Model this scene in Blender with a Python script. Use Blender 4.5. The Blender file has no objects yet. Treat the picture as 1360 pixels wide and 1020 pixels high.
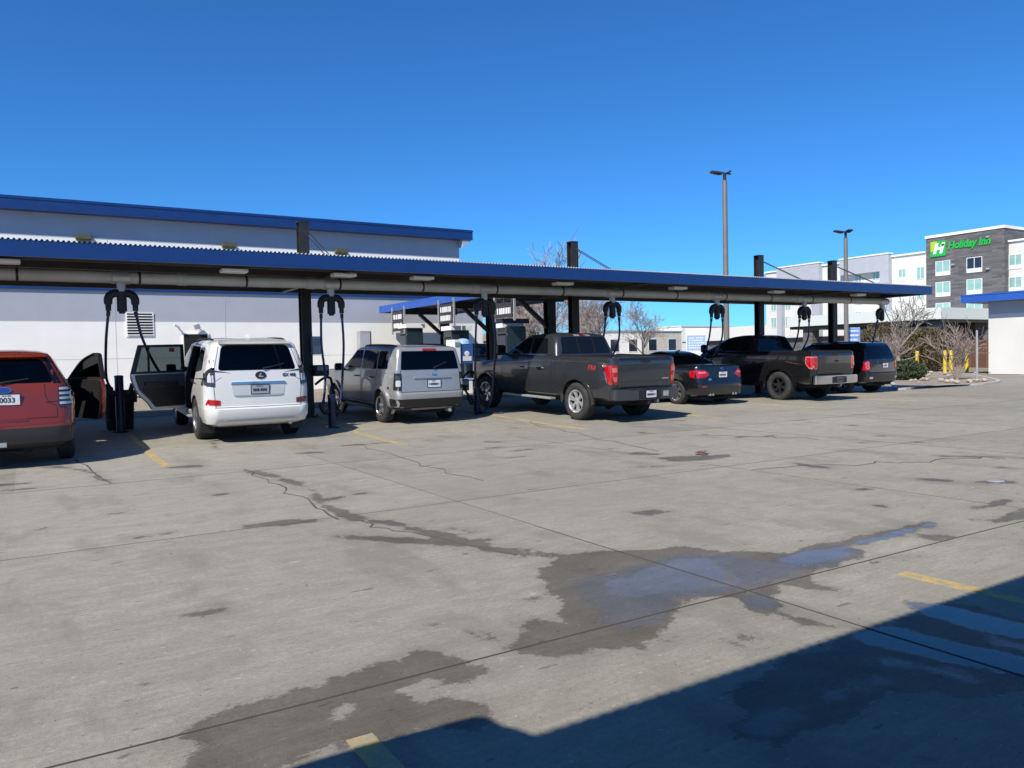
import bpy, bmesh, math, random
from mathutils import Vector, Matrix, noise
from mathutils.bvhtree import BVHTree
S = bpy.context.scene
COL = S.collection
R = math.radians
random.seed(7)

# ------------------------------------------------------------------ camera
FPX, HOR, ROLL, AZ, CAMH = 1040.0, 475.0, 0.022, R(31.8), 1.45
pit = math.atan((510 - HOR) / FPX)
Dv = Vector((math.sin(AZ) * math.cos(pit), math.cos(AZ) * math.cos(pit), -math.sin(pit)))
r0 = Vector((math.cos(AZ), -math.sin(AZ), 0)); u0 = r0.cross(Dv)
Uv = u0 * math.cos(ROLL) + r0 * math.sin(ROLL); Rv = r0 * math.cos(ROLL) - u0 * math.sin(ROLL)
cd = bpy.data.cameras.new('camera'); cam = bpy.data.objects.new('camera', cd); COL.objects.link(cam)
cd.sensor_fit = 'HORIZONTAL'; cd.sensor_width = 36; cd.lens = FPX / 1360 * 36
cd.clip_start = .05; cd.clip_end = 3000
cam.matrix_world = Matrix(((Rv.x, Uv.x, -Dv.x, 0), (Rv.y, Uv.y, -Dv.y, 0), (Rv.z, Uv.z, -Dv.z, CAMH), (0, 0, 0, 1)))
S.camera = cam

# ------------------------------------------------------------------ sky and sun
SUN = Vector((.90, .50, -1.0)).normalized()          # the way the light travels
EL = math.asin(-SUN.z); ROT = math.atan2(-SUN.x, -SUN.y)
w = bpy.data.worlds.new('World'); S.world = w; w.use_nodes = True
nt = w.node_tree; bg = nt.nodes['Background']
sky = nt.nodes.new('ShaderNodeTexSky'); sky.sky_type = 'NISHITA'; sky.sun_disc = False
sky.sun_elevation = EL; sky.sun_rotation = ROT % (2 * math.pi); sky.altitude = 1500
sky.air_density = 1.0; sky.dust_density = .35; sky.ozone_density = 3.2
tint = nt.nodes.new('ShaderNodeMix'); tint.data_type = 'RGBA'; tint.blend_type = 'MULTIPLY'; tint.inputs[0].default_value = 1
tint.inputs[7].default_value = (.30, .82, 1.32, 1)               # the deep, saturated blue of this sky
nt.links.new(sky.outputs[0], tint.inputs[6]); nt.links.new(tint.outputs[2], bg.inputs[0]); bg.inputs[1].default_value = .10
sl = bpy.data.lights.new('sun', 'SUN'); sl.energy = 5.0; sl.angle = R(.53); sl.color = (1, .925, .80)
so = bpy.data.objects.new('sun', sl); COL.objects.link(so); so.rotation_euler = SUN.to_track_quat('-Z', 'Y').to_euler()
so.location = (-40, -20, 60)
S.view_settings.view_transform = 'Standard'; S.view_settings.look = 'None'
S.view_settings.exposure = 0.22; S.view_settings.gamma = 1; S.view_settings.use_curve_mapping = False

# ------------------------------------------------------------------ picture <-> place
def ray(px, py): return Dv + Rv * ((px - 680) / FPX) - Uv * ((py - 510) / FPX)
def onG(px, py, z=0.0):
    d = ray(px, py); t = (z - CAMH) / d.z; return Vector((d.x * t, d.y * t, z))
def onX(px, py, X):
    d = ray(px, py); t = X / d.x; return Vector((X, d.y * t, CAMH + d.z * t))
def onY(px, py, Y):
    d = ray(px, py); t = Y / d.y; return Vector((d.x * t, Y, CAMH + d.z * t))
def sstep(a, b, x):
    t = min(1, max(0, (x - a) / (b - a))); return t * t * (3 - 2 * t)
def gz(x, y):                                         # the lot rises a little under the canopy
    r = 0 if y < 13.4 else min(.24, (y - 13.4) * .036)
    return r * (1 - sstep(15, 24, x))

# ------------------------------------------------------------------ materials
MATS = {}
def mat(name, col, rough=.5, metal=0, coat=0, noise_amt=0, nscale=8, bump=0, bscale=60, spec=.5, alpha=None, rvar=0):
    if name in MATS: return MATS[name]
    m = bpy.data.materials.new(name); m.use_nodes = True; MATS[name] = m
    t = m.node_tree; b = t.nodes['Principled BSDF']
    b.inputs['Base Color'].default_value = (*col, 1); b.inputs['Roughness'].default_value = rough
    b.inputs['Metallic'].default_value = metal; b.inputs['Coat Weight'].default_value = coat
    b.inputs['Coat Roughness'].default_value = .04; b.inputs['Specular IOR Level'].default_value = spec
    tc = t.nodes.new('ShaderNodeTexCoord')
    if noise_amt or rvar:
        n = t.nodes.new('ShaderNodeTexNoise'); n.inputs['Scale'].default_value = nscale; n.inputs['Detail'].default_value = 6
        t.links.new(tc.outputs['Object'], n.inputs['Vector'])
        if noise_amt:
            mr = t.nodes.new('ShaderNodeMapRange'); mr.inputs['From Min'].default_value = .25; mr.inputs['From Max'].default_value = .75
            mr.inputs['To Min'].default_value = 1 - noise_amt; mr.inputs['To Max'].default_value = 1 + noise_amt
            t.links.new(n.outputs['Fac'], mr.inputs['Value'])
            mx = t.nodes.new('ShaderNodeVectorMath'); mx.operation = 'SCALE'; mx.inputs[0].default_value = col
            t.links.new(mr.outputs[0], mx.inputs['Scale']); t.links.new(mx.outputs[0], b.inputs['Base Color'])
        if rvar:
            m2 = t.nodes.new('ShaderNodeMapRange'); m2.inputs['From Min'].default_value = .3; m2.inputs['From Max'].default_value = .7
            m2.inputs['To Min'].default_value = max(.02, rough - rvar); m2.inputs['To Max'].default_value = rough + rvar
            t.links.new(n.outputs['Fac'], m2.inputs['Value']); t.links.new(m2.outputs[0], b.inputs['Roughness'])
    if bump:
        n2 = t.nodes.new('ShaderNodeTexNoise'); n2.inputs['Scale'].default_value = bscale; n2.inputs['Detail'].default_value = 5
        t.links.new(tc.outputs['Object'], n2.inputs['Vector'])
        bp = t.nodes.new('ShaderNodeBump'); bp.inputs['Strength'].default_value = bump; bp.inputs['Distance'].default_value = .02
        t.links.new(n2.outputs['Fac'], bp.inputs['Height']); t.links.new(bp.outputs[0], b.inputs['Normal'])
    return m

def node_mix(t, fac, a, b):
    mx = t.nodes.new('ShaderNodeMix'); mx.data_type = 'RGBA'
    if isinstance(fac, (int, float)): mx.inputs['Factor'].default_value = fac
    else: t.links.new(fac, mx.inputs['Factor'])
    for k, v in ((6, a), (7, b)):
        if isinstance(v, tuple): mx.inputs[k].default_value = (*v, 1)
        else: t.links.new(v, mx.inputs[k])
    return mx.outputs[2]
def node_noise(t, vec, scale, detail=6, rough=.55, dist=0):
    n = t.nodes.new('ShaderNodeTexNoise'); n.inputs['Scale'].default_value = scale; n.inputs['Detail'].default_value = detail
    n.inputs['Roughness'].default_value = rough; n.inputs['Distortion'].default_value = dist
    t.links.new(vec, n.inputs['Vector']); return n.outputs['Fac']
def node_range(t, v, a, b, c=0, d=1):
    m = t.nodes.new('ShaderNodeMapRange'); m.inputs['From Min'].default_value = a; m.inputs['From Max'].default_value = b
    m.inputs['To Min'].default_value = c; m.inputs['To Max'].default_value = d; t.links.new(v, m.inputs['Value']); return m.outputs[0]
def node_map(t, vec, scale=(1, 1, 1), rot=(0, 0, 0)):
    m = t.nodes.new('ShaderNodeMapping'); m.inputs['Scale'].default_value = scale; m.inputs['Rotation'].default_value = rot
    t.links.new(vec, m.inputs['Vector']); return m.outputs[0]
def node_math(t, op, a, b=None):
    m = t.nodes.new('ShaderNodeMath'); m.operation = op
    for i, v in enumerate((a, b)):
        if v is None: continue
        if isinstance(v, (int, float)): m.inputs[i].default_value = v
        else: t.links.new(v, m.inputs[i])
    return m.outputs[0]

def concrete_material(name, c_dark, c_mid, c_light, rough=.85, wet=False):
    m = bpy.data.materials.new(name); m.use_nodes = True; MATS[name] = m; t = m.node_tree; b = t.nodes['Principled BSDF']
    g = t.nodes.new('ShaderNodeNewGeometry').outputs['Position']
    big = node_noise(t, g, .22, 7, .6, .4)
    c = node_mix(t, node_range(t, big, .3, .7), c_mid, c_light)
    mid = node_noise(t, node_map(t, g, (1.0, .45, 1), (0, 0, R(8))), 1.3, 8, .65)
    c = node_mix(t, node_range(t, mid, .36, .47, .7, 0), c, c_dark)
    mid2 = node_noise(t, node_map(t, g, (.8, 1.5, 1)), 4.2, 8, .72); c = node_mix(t, node_range(t, mid2, .40, .60, .42, 0), c, c_dark)
    # grime worn along the driving lane (the way cars go, along X)
    st = node_noise(t, node_map(t, g, (.12, 2.2, 1)), 1.0, 5, .6)
    c = node_mix(t, node_range(t, st, .52, .75, 0, .45), c, c_dark)
    fine = node_noise(t, g, 34, 4, .7)
    c = node_mix(t, node_range(t, fine, .28, .72, .0, .65), c, tuple(x * .62 for x in c_mid))
    sand = node_noise(t, g, 140, 3, .8); c = node_mix(t, node_range(t, sand, .5, .75, 0, .5), c, tuple(x * 1.25 for x in c_light))
    brm = node_noise(t, node_map(t, g, (1.2, 16, 1), (0, 0, R(3))), 2.0, 5, .75); c = node_mix(t, node_range(t, brm, .46, .7, 0, .34), c, c_dark)
    # scattered drips and specks
    sp = node_noise(t, node_map(t, g, (.55, 2.6, 1)), 2.6, 6, .62)
    c = node_mix(t, node_range(t, sp, .665, .685, 0, .62), c, tuple(x * .45 for x in c_dark))
    sp2 = node_noise(t, g, 7.5, 2, .5)
    c = node_mix(t, node_range(t, sp2, .735, .76, 0, .55), c, tuple(x * .4 for x in c_dark))
    sp3 = node_noise(t, node_map(t, g, (.5, 1.7, 1), (0, 0, R(-4))), 13, 4, .6)
    c = node_mix(t, node_range(t, sp3, .665, .69, 0, .6), c, tuple(x * .5 for x in c_dark))
    sp4 = node_noise(t, g, 46, 2, .5); c = node_mix(t, node_range(t, sp4, .70, .74, 0, .75), c, tuple(x * .35 for x in c_dark))
    ls2 = node_noise(t, node_map(t, g, (1, 2.4, 1)), 17, 3, .6); c = node_mix(t, node_range(t, ls2, .66, .70, 0, .45), c, tuple(min(.8, x * 1.4) for x in c_light))
    ls = node_noise(t, node_map(t, g, (1.2, 3.4, 1), (0, 0, .3)), 2.2, 3, .5)
    c = node_mix(t, node_range(t, ls, .72, .78, 0, .5), c, tuple(min(.8, x * 1.55) for x in c_light))
    bp = t.nodes.new('ShaderNodeBump'); bp.inputs['Strength'].default_value = .35; bp.inputs['Distance'].default_value = .012
    if wet:                                            # each slab cured to its own tone
        sx = t.nodes.new('ShaderNodeSeparateXYZ'); t.links.new(g, sx.inputs[0]); cx = t.nodes.new('ShaderNodeCombineXYZ')
        t.links.new(node_math(t, 'FLOOR', node_math(t, 'DIVIDE', node_math(t, 'SUBTRACT', sx.outputs[0], 3.68), 3.85)), cx.inputs[0]); t.links.new(node_math(t, 'FLOOR', node_math(t, 'DIVIDE', node_math(t, 'SUBTRACT', sx.outputs[1], 3.27), 3.78)), cx.inputs[1])
        wn = t.nodes.new('ShaderNodeTexWhiteNoise'); t.links.new(cx.outputs[0], wn.inputs['Vector'])
        sm = t.nodes.new('ShaderNodeVectorMath'); sm.operation = 'SCALE'; t.links.new(c, sm.inputs[0]); t.links.new(node_range(t, wn.outputs['Value'], 0, 1, .91, 1.07), sm.inputs['Scale']); c = sm.outputs[0]
    if wet:                                            # water on the slab: edges of damp, wet and standing water
        def attr(n): a = t.nodes.new('ShaderNodeAttribute'); a.attribute_name = n; return a.outputs['Fac']
        nz = node_math(t, 'ADD', node_math(t, 'MULTIPLY', node_math(t, 'SUBTRACT', node_noise(t, g, 4.5, 9, .68), .5), .30), node_math(t, 'MULTIPLY', node_math(t, 'SUBTRACT', node_noise(t, node_map(t, g, (1, 2.2, 1)), 22, 6, .75), .5), .15))
        vd = node_math(t, 'ADD', attr('damp'), nz); vw = node_math(t, 'ADD', attr('wet'), nz); vp = node_math(t, 'ADD', attr('pool'), node_math(t, 'MULTIPLY', nz, .7))
        md = node_range(t, vd, -.012, .010); mw = node_range(t, vw, -.03, .04); mp = node_range(t, vp, -.012, .02)
        patchy = node_range(t, node_noise(t, g, 2.1, 6, .6), .35, .65, .80, 1.0)
        dk = node_mix(t, node_math(t, 'MULTIPLY', node_range(t, vd, -.16, .02), .2), (1, 1, 1), (.43, .405, .385)); dk = node_mix(t, node_math(t, 'MULTIPLY', md, patchy), dk, (.43, .405, .385))
        dk = node_mix(t, mw, dk, (.43, .415, .41)); dk = node_mix(t, mp, dk, (.48, .465, .46))
        mul = t.nodes.new('ShaderNodeMix'); mul.data_type = 'RGBA'; mul.blend_type = 'MULTIPLY'; mul.inputs[0].default_value = 1
        t.links.new(c, mul.inputs[6]); t.links.new(dk, mul.inputs[7]); c = mul.outputs[2]
        r_ = node_range(t, md, 0, 1, rough, .6); rr_ = t.nodes.new('ShaderNodeMix'); t.links.new(mw, rr_.inputs[0]); t.links.new(r_, rr_.inputs[2]); rr_.inputs[3].default_value = .26
        r2 = t.nodes.new('ShaderNodeMix'); t.links.new(mp, r2.inputs[0]); t.links.new(rr_.outputs[0], r2.inputs[2]); r2.inputs[3].default_value = .09
        t.links.new(r2.outputs[0], b.inputs['Roughness'])
        t.links.new(node_range(t, node_math(t, 'MAXIMUM', node_math(t, 'MULTIPLY', mw, .8), mp), 0, 1, .35, .0), bp.inputs['Strength'])
        b.inputs['IOR'].default_value = 1.29
    else: b.inputs['Roughness'].default_value = rough
    t.links.new(c, b.inputs['Base Color'])
    t.links.new(node_noise(t, node_map(t, g, (1, 1.6, 1)), 60, 5, .7), bp.inputs['Height']); t.links.new(bp.outputs[0], b.inputs['Normal'])
    return m
DAMP, WET, POOL, DRY = [], [], [], []
M = dict(
    blue=mat('blue painted metal', (.006, .035, .16), .38, 0, .2, .12, 3, .05, 9),
    soffit=mat('dark soffit metal', (.075, .07, .066), .6, 0, 0, .2, 2),
    steel=mat('black painted steel', (.018, .018, .02), .5, 0, 0, .3, 4, .05, 40),
    roof=mat('pale roof metal', (.55, .56, .58), .45, 0, 0, .1, 2),
    pipe=mat('grey beige pipe', (.50, .49, .45), .5, 0, 0, .14, 2.5, .05, 20),
    galv=mat('galvanised steel', (.5, .5, .49), .45, .5, 0, .15, 6),
    hotelwhite=mat('hotel stucco', (.66, .65, .62), .85, 0, 0, .06, .5, .1, 30), white=mat('white stucco', (.90, .886, .835), .85, 0, 0, .05, 1.1, .12, 50),
    grey=mat('grey stucco', (.40, .42, .47), .85, 0, 0, .06, 1.1, .12, 50),
    rubber=mat('tyre rubber', (.03, .03, .031), .8, 0, 0, .3, 9, .2, 60),
    hose=mat('black blue hose', (.012, .016, .05), .4, 0, .1, .2, 9),
    black=mat('black plastic', (.014, .014, .015), .5, 0, 0, .25, 9, .06, 70),
    bluepost=mat('navy painted post', (.007, .012, .045), .4, 0, .1, .15, 6),
    chrome=mat('bright chrome', (.75, .75, .76), .1, 1), wheelchrome=mat('polished wheel', (.72, .72, .73), .28, .65, .5),
    alloy=mat('silver alloy', (.55, .55, .56), .3, .9, 0, .1, 12),
    darkalloy=mat('black alloy', (.03, .03, .032), .35, .3, .3),
    glass=mat('dark tinted glass', (.006, .008, .011), .03, 0, 0, 0, spec=.45),
    under=mat('dark underbody', (.012, .012, .012), .9, 0, 0, .3, 6),
    gap=mat('gap and opening black', (.006, .006, .006), .8),
    redlens=mat('red lens', (.42, .006, .010), .12, 0, 1, .25, 30),
    redclear=mat('pale red lens', (.62, .16, .15), .12, 0, 1, .25, 40),
    clearlens=mat('clear lens', (.55, .55, .56), .2, .1, .6, .12, 35),
    platewhite=mat('plate white', (.72, .73, .75), .45, 0, .2, .08, 40),
    ink=mat('dark ink', (.03, .035, .07), .6),
    signwhite=mat('sign white', (.82, .82, .82), .5, 0, 0, .04, 4),
    signdark=mat('sign charcoal', (.035, .035, .04), .5),
    signblue=mat('sign pale blue', (.33, .47, .80), .5, 0, 0, .08, 5),
    yellow=mat('yellow safety paint', (.74, .50, .02), .5, 0, 0, .12, 9),
    bark=mat('grey bark', (.22, .185, .155), .9, 0, 0, .3, 12),
    twig=mat('reddish twigs', (.33, .265, .235), .9, 0, 0, .25, 5),
    wood=mat('red brown fence boards', (.17, .085, .05), .8, 0, 0, .3, 6, .2, 30),
    gravel=None,
    rock=mat('pale rock', (.42, .37, .31), .9, 0, 0, .3, 5, .5, 20),
    winframe=mat('white window frame', (.7, .72, .72), .5),
    innglass=mat('mint window glass', (.28, .46, .42), .12, 0, 0, .15, 1.2, spec=.8),
    navyglass=mat('dark window glass', (.02, .03, .045), .08, 0, 0, 0),
    green=mat('bright green sign face', (.02, .42, .06), .4, 0, 0, .05, 3),
    lime=mat('lime sign face', (.40, .56, .03), .4),
    olive=mat('olive lamp housing', (.10, .092, .04), .6, 0, 0, .2, 5),
    interior=mat('grey cabin trim', (.065, .065, .07), .85, 0, 0, .2, 9),
    darkint=mat('dark cabin', (.012, .012, .014), .9, 0, 0, .2, 9),
)
def tinted(name, tint, gl=.08):
    m = bpy.data.materials.new(name); m.use_nodes = True; MATS[name] = m; t = m.node_tree; t.nodes.remove(t.nodes['Principled BSDF'])
    tr = t.nodes.new('ShaderNodeBsdfTransparent'); tr.inputs[0].default_value = (*tint, 1)
    gs = t.nodes.new('ShaderNodeBsdfGlossy'); gs.inputs['Roughness'].default_value = .03
    fr = t.nodes.new('ShaderNodeFresnel'); fr.inputs[0].default_value = 1.4
    mx = t.nodes.new('ShaderNodeMixShader'); t.links.new(fr.outputs[0], mx.inputs[0]); t.links.new(tr.outputs[0], mx.inputs[1]); t.links.new(gs.outputs[0], mx.inputs[2])
    t.links.new(mx.outputs[0], t.nodes['Material Output'].inputs[0]); return m
M['screen'] = tinted('clear windshield', (.72, .77, .76)); M['rearpale'] = tinted('light rear glass', (.46, .50, .50)); M['reardark'] = tinted('smoked rear glass', (.20, .22, .23)); M['reardeep'] = tinted('deep tinted glass', (.06, .065, .07))
M['seeglass'] = tinted('smoked see through glass', (.10, .13, .14))
M['clearglass'] = tinted('lightly smoked glass', (.32, .37, .38))
def paint(name, col, metal=0.0, rough=.32, dust=.06):
    return mat(name, col, rough, metal, .9, dust, 2.2, .02, 180, rvar=.06)

def stone_material():
    m = bpy.data.materials.new('ledge stone'); m.use_nodes = True; t = m.node_tree; b = t.nodes['Principled BSDF']
    g = t.nodes.new('ShaderNodeNewGeometry').outputs['Position']
    br = t.nodes.new('ShaderNodeTexBrick'); br.inputs['Scale'].default_value = 1.0
    br.inputs['Brick Width'].default_value = 1.3; br.inputs['Row Height'].default_value = .26; br.inputs['Mortar Size'].default_value = .012
    br.inputs['Color1'].default_value = (.075, .076, .082, 1); br.inputs['Color2'].default_value = (.175, .172, .178, 1); br.inputs['Mortar'].default_value = (.07, .065, .065, 1)
    sx = t.nodes.new('ShaderNodeSeparateXYZ'); t.links.new(g, sx.inputs[0])
    cb = t.nodes.new('ShaderNodeCombineXYZ')
    t.links.new(node_math(t, 'ADD', sx.outputs[0], sx.outputs[1]), cb.inputs[0]); t.links.new(sx.outputs[2], cb.inputs[1])
    t.links.new(cb.outputs[0], br.inputs['Vector'])
    n = node_noise(t, node_map(t, cb.outputs[0], (.7, 3, 1)), 1.4, 4, .6)
    t.links.new(node_mix(t, node_range(t, n, .35, .7, 0, .6), br.outputs['Color'], (.105, .094, .096)), b.inputs['Base Color']); b.inputs['Roughness'].default_value = .9
    return m
M['stone'] = stone_material()
def gravel_material():
    m = bpy.data.materials.new('tan gravel'); m.use_nodes = True; t = m.node_tree; b = t.nodes['Principled BSDF']
    g = t.nodes.new('ShaderNodeNewGeometry').outputs['Position']
    v = t.nodes.new('ShaderNodeTexVoronoi'); v.inputs['Scale'].default_value = 14; t.links.new(g, v.inputs['Vector'])
    c = node_mix(t, node_range(t, node_noise(t, g, .5, 5), .35, .65), (.42, .35, .26), (.52, .45, .35))
    c = node_mix(t, node_range(t, v.outputs['Distance'], .1, .6, 0, .7), c, (.15, .12, .09))
    t.links.new(c, b.inputs['Base Color']); b.inputs['Roughness'].default_value = .95
    bp = t.nodes.new('ShaderNodeBump'); bp.inputs['Strength'].default_value = .8; bp.inputs['Distance'].default_value = .03
    t.links.new(v.outputs['Distance'], bp.inputs['Height']); t.links.new(bp.outputs[0], b.inputs['Normal']); return m
M['gravel'] = gravel_material()
def worn_yellow():
    m = bpy.data.materials.new('worn yellow paint'); m.use_nodes = True; t = m.node_tree; b = t.nodes['Principled BSDF']
    g = t.nodes.new('ShaderNodeNewGeometry').outputs['Position']
    n = node_noise(t, g, 9, 7, .7); n2 = node_noise(t, g, 1.1, 4, .6)
    f = node_math(t, 'ADD', n, node_math(t, 'MULTIPLY', n2, .55))
    t.links.new(node_mix(t, node_range(t, f, .62, .86, 0, 1), (.56, .38, .10), (.31, .27, .18)), b.inputs['Base Color']); b.inputs['Roughness'].default_value = .8
    return m
M['stripe'] = worn_yellow()

# ------------------------------------------------------------------ mesh helpers
class MB:
    def __init__(s): s.v = []; s.f = []; s.m = []
    def add(s, vs, fs, mi=0):
        o = len(s.v); s.v += [Vector(p) for p in vs]; s.f += [tuple(i + o for i in f) for f in fs]; s.m += [mi] * len(fs); return s
    def box(s, x0, x1, y0, y1, z0, z1, mi=0):
        return s.add([(x0, y0, z0), (x1, y0, z0), (x1, y1, z0), (x0, y1, z0), (x0, y0, z1), (x1, y0, z1), (x1, y1, z1), (x0, y1, z1)],
                     [(3, 2, 1, 0), (4, 5, 6, 7), (0, 1, 5, 4), (1, 2, 6, 5), (2, 3, 7, 6), (3, 0, 4, 7)], mi)
    def obox(s, p0, p1, w_, h_, mi=0, up=Vector((0, 0, 1))):      # bar from p0 to p1
        p0 = Vector(p0); p1 = Vector(p1); d = (p1 - p0).normalized()
        a = d.cross(up); a = a.normalized() if a.length > 1e-4 else Vector((1, 0, 0)); b = a.cross(d)
        vs = []
        for p in (p0, p1):
            for i, j in ((-1, -1), (1, -1), (1, 1), (-1, 1)): vs.append(p + a * (i * w_ / 2) + b * (j * h_ / 2))
        return s.add(vs, [(3, 2, 1, 0), (4, 5, 6, 7), (0, 1, 5, 4), (1, 2, 6, 5), (2, 3, 7, 6), (3, 0, 4, 7)], mi)
    def tube(s, path, r, n=8, mi=0, caps=True):
        path = [Vector(p) for p in path]; k = len(path); rs = r if isinstance(r, (list, tuple)) else [r] * k
        vs = []; ref = None
        for i, p in enumerate(path):
            d = (path[min(i + 1, k - 1)] - path[max(i - 1, 0)]).normalized()
            if ref is None: ref = Vector((0, 0, 1)) if abs(d.z) < .9 else Vector((1, 0, 0))
            a = d.cross(ref).normalized(); b = a.cross(d); ref = b
            for j in range(n):
                t = 2 * math.pi * j / n; vs.append(p + (a * math.cos(t) + b * math.sin(t)) * rs[i])
        fs = [(i * n + j, i * n + (j + 1) % n, (i + 1) * n + (j + 1) % n, (i + 1) * n + j) for i in range(k - 1) for j in range(n)]
        if caps: fs += [tuple(range(n))[::-1], tuple(range((k - 1) * n, k * n))]
        return s.add(vs, fs, mi)
    def lathe(s, prof, c, axis='x', n=28, mi=0):                  # prof: (radius, height along axis)
        vs = []; c = Vector(c)
        for r_, h in prof:
            for j in range(n):
                t = 2 * math.pi * j / n; a, b = r_ * math.cos(t), r_ * math.sin(t)
                vs.append(c + Vector({'x': (h, a, b), 'y': (a, h, b), 'z': (a, b, h)}[axis]))
        k = len(prof)
        return s.add(vs, [(i * n + j, i * n + (j + 1) % n, (i + 1) * n + (j + 1) % n, (i + 1) * n + j) for i in range(k - 1) for j in range(n)], mi)
    def prism(s, poly, axis, a, b, mi=0):                         # polygon extruded along an axis
        def P(u, v, t): return {'x': (t, u, v), 'y': (u, t, v), 'z': (u, v, t)}[axis]
        n = len(poly); vs = [P(u, v, a) for u, v in poly] + [P(u, v, b) for u, v in poly]
        return s.add(vs, [tuple(range(n))[::-1], tuple(range(n, 2 * n))] + [(i, (i + 1) % n, n + (i + 1) % n, n + i) for i in range(n)], mi)
    def build(s, name, mats, parent=None, loc=None, ang=38, bevel=0, fix=True):
        me = bpy.data.meshes.new(name)
        o_ = Vector(loc) if loc is not None else Vector((0, 0, 0))
        me.from_pydata([v - o_ for v in s.v], [], s.f)
        mats = mats if isinstance(mats, (list, tuple)) else [mats]
        for m_ in mats: me.materials.append(m_)
        for p, mi in zip(me.polygons, s.m): p.material_index = mi
        finish(me, ang, bevel, fix)
        ob = bpy.data.objects.new(name, me); COL.objects.link(ob)
        if parent is not None: ob.parent = parent
        if loc is not None: ob.location = o_
        return ob
def finish(me, ang=38, bevel=0, fix=True):
    bm = bmesh.new(); bm.from_mesh(me)
    if fix: bmesh.ops.recalc_face_normals(bm, faces=bm.faces[:])
    if bevel:
        es = [e for e in bm.edges if len(e.link_faces) == 2 and e.calc_face_angle(0) > R(50)]
        bmesh.ops.bevel(bm, geom=es, offset=bevel, segments=2, affect='EDGES', clamp_overlap=True)
    a = R(ang)
    for f in bm.faces: f.smooth = True
    for e in bm.edges: e.smooth = len(e.link_faces) == 2 and e.calc_face_angle(0) < a
    bm.to_mesh(me); bm.free(); me.update()

def empty(name, loc, label, cat, group=None, rot=None):
    o = bpy.data.objects.new(name, None); COL.objects.link(o); o.location = loc; o.empty_display_size = .2
    if rot: o.rotation_euler = rot
    return tag(o, label, cat, group)
def tag(o, label, cat, group=None):
    o['label'] = label; o['category'] = cat
    if group: o['group'] = group
    return o
def struct(o, kind='structure'): o['kind'] = kind; return o
def copy_tree(o, loc=None, rotz=None, label=None, parent=None):
    c = o.copy(); COL.objects.link(c)
    if parent is not None: c.parent = parent
    if loc is not None: c.location = loc
    if rotz is not None: c.rotation_euler[2] = rotz
    if label: c['label'] = label
    for ch in list(o.children): copy_tree(ch, parent=c)
    return c

def textgeo(txt, size=1.0, ext=.01, shear=0, bold=0, space=1):
    cu = bpy.data.curves.new('lettering', 'FONT'); cu.body = txt; cu.size = size; cu.extrude = ext; cu.shear = shear; cu.offset = bold
    cu.align_x = 'CENTER'; cu.align_y = 'CENTER'; cu.space_character = space; cu.resolution_u = 3
    ob = bpy.data.objects.new('lettering', cu); COL.objects.link(ob)
    dg = bpy.context.evaluated_depsgraph_get(); ev = ob.evaluated_get(dg); me = ev.to_mesh()
    vs = [v.co.copy() for v in me.vertices]; fs = [tuple(p.vertices) for p in me.polygons]
    ev.to_mesh_clear(); bpy.data.objects.remove(ob); bpy.data.curves.remove(cu)
    return vs, fs
def frame(origin, u, v):                              # (a, b, c) -> origin + a*u + b*v + c*(u x v)
    u = Vector(u).normalized(); v = Vector(v).normalized(); n = u.cross(v); o = Vector(origin)
    return lambda p: o + u * p[0] + v * p[1] + n * p[2]

def rounded(pts, r=.05, k=4):
    out = []; n = len(pts)
    rs = r if isinstance(r, (list, tuple)) else [r] * n
    for i in range(n):
        p = Vector(pts[i]).to_2d(); a = Vector(pts[i - 1]).to_2d(); b = Vector(pts[(i + 1) % n]).to_2d()
        da, db = a - p, b - p; rr = min(rs[i], da.length * .45, db.length * .45)
        A = p + da.normalized() * rr; B = p + db.normalized() * rr
        for j in range(k + 1):
            t = j / k; out.append((A * (1 - t) ** 2 + p * 2 * t * (1 - t) + B * t * t)[:])
    return out

def fractal(poly, it=4, amp=.16, seed=0):
    rnd = random.Random(seed); pts = [Vector(p).to_2d() for p in poly]
    for k in range(it):
        out = []
        for i, p in enumerate(pts):
            q = pts[(i + 1) % len(pts)]; d = q - p; out.append(p)
            if d.length > .03:
                nrm = Vector((-d.y, d.x)); out.append(p + d * (.5 + rnd.uniform(-.12, .12)) + nrm * rnd.uniform(-amp, amp))
        pts = out
    return pts

# ================================================================== THE GROUND
def sheet(name, m, xs, ys, dz, hf=gz):
    mb = MB(); nx = len(xs)
    mb.add([(x, y, hf(x, y) + dz) for y in ys for x in xs],
           [(j * nx + i, j * nx + i + 1, (j + 1) * nx + i + 1, (j + 1) * nx + i) for j in range(len(ys) - 1) for i in range(nx - 1)])
    return mb.build(name, m, ang=60)
dirt = concrete_material('dry ground', (.20, .165, .11), (.28, .24, .165), (.36, .31, .22), .95)
xs = [-900, -300, -80, -40] + [-30 + 2 * i for i in range(38)] + [60, 120, 300, 900, 1800]
ys = [-300, -60, -20, 0, 10] + [13 + .5 * i for i in range(20)] + [24, 28, 34, 50, 100, 300, 900, 1800]
struct(sheet('ground', dirt, xs, ys, -.03))
lx = [-30 + 2 * i for i in range(37)] + [44, 60]

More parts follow.
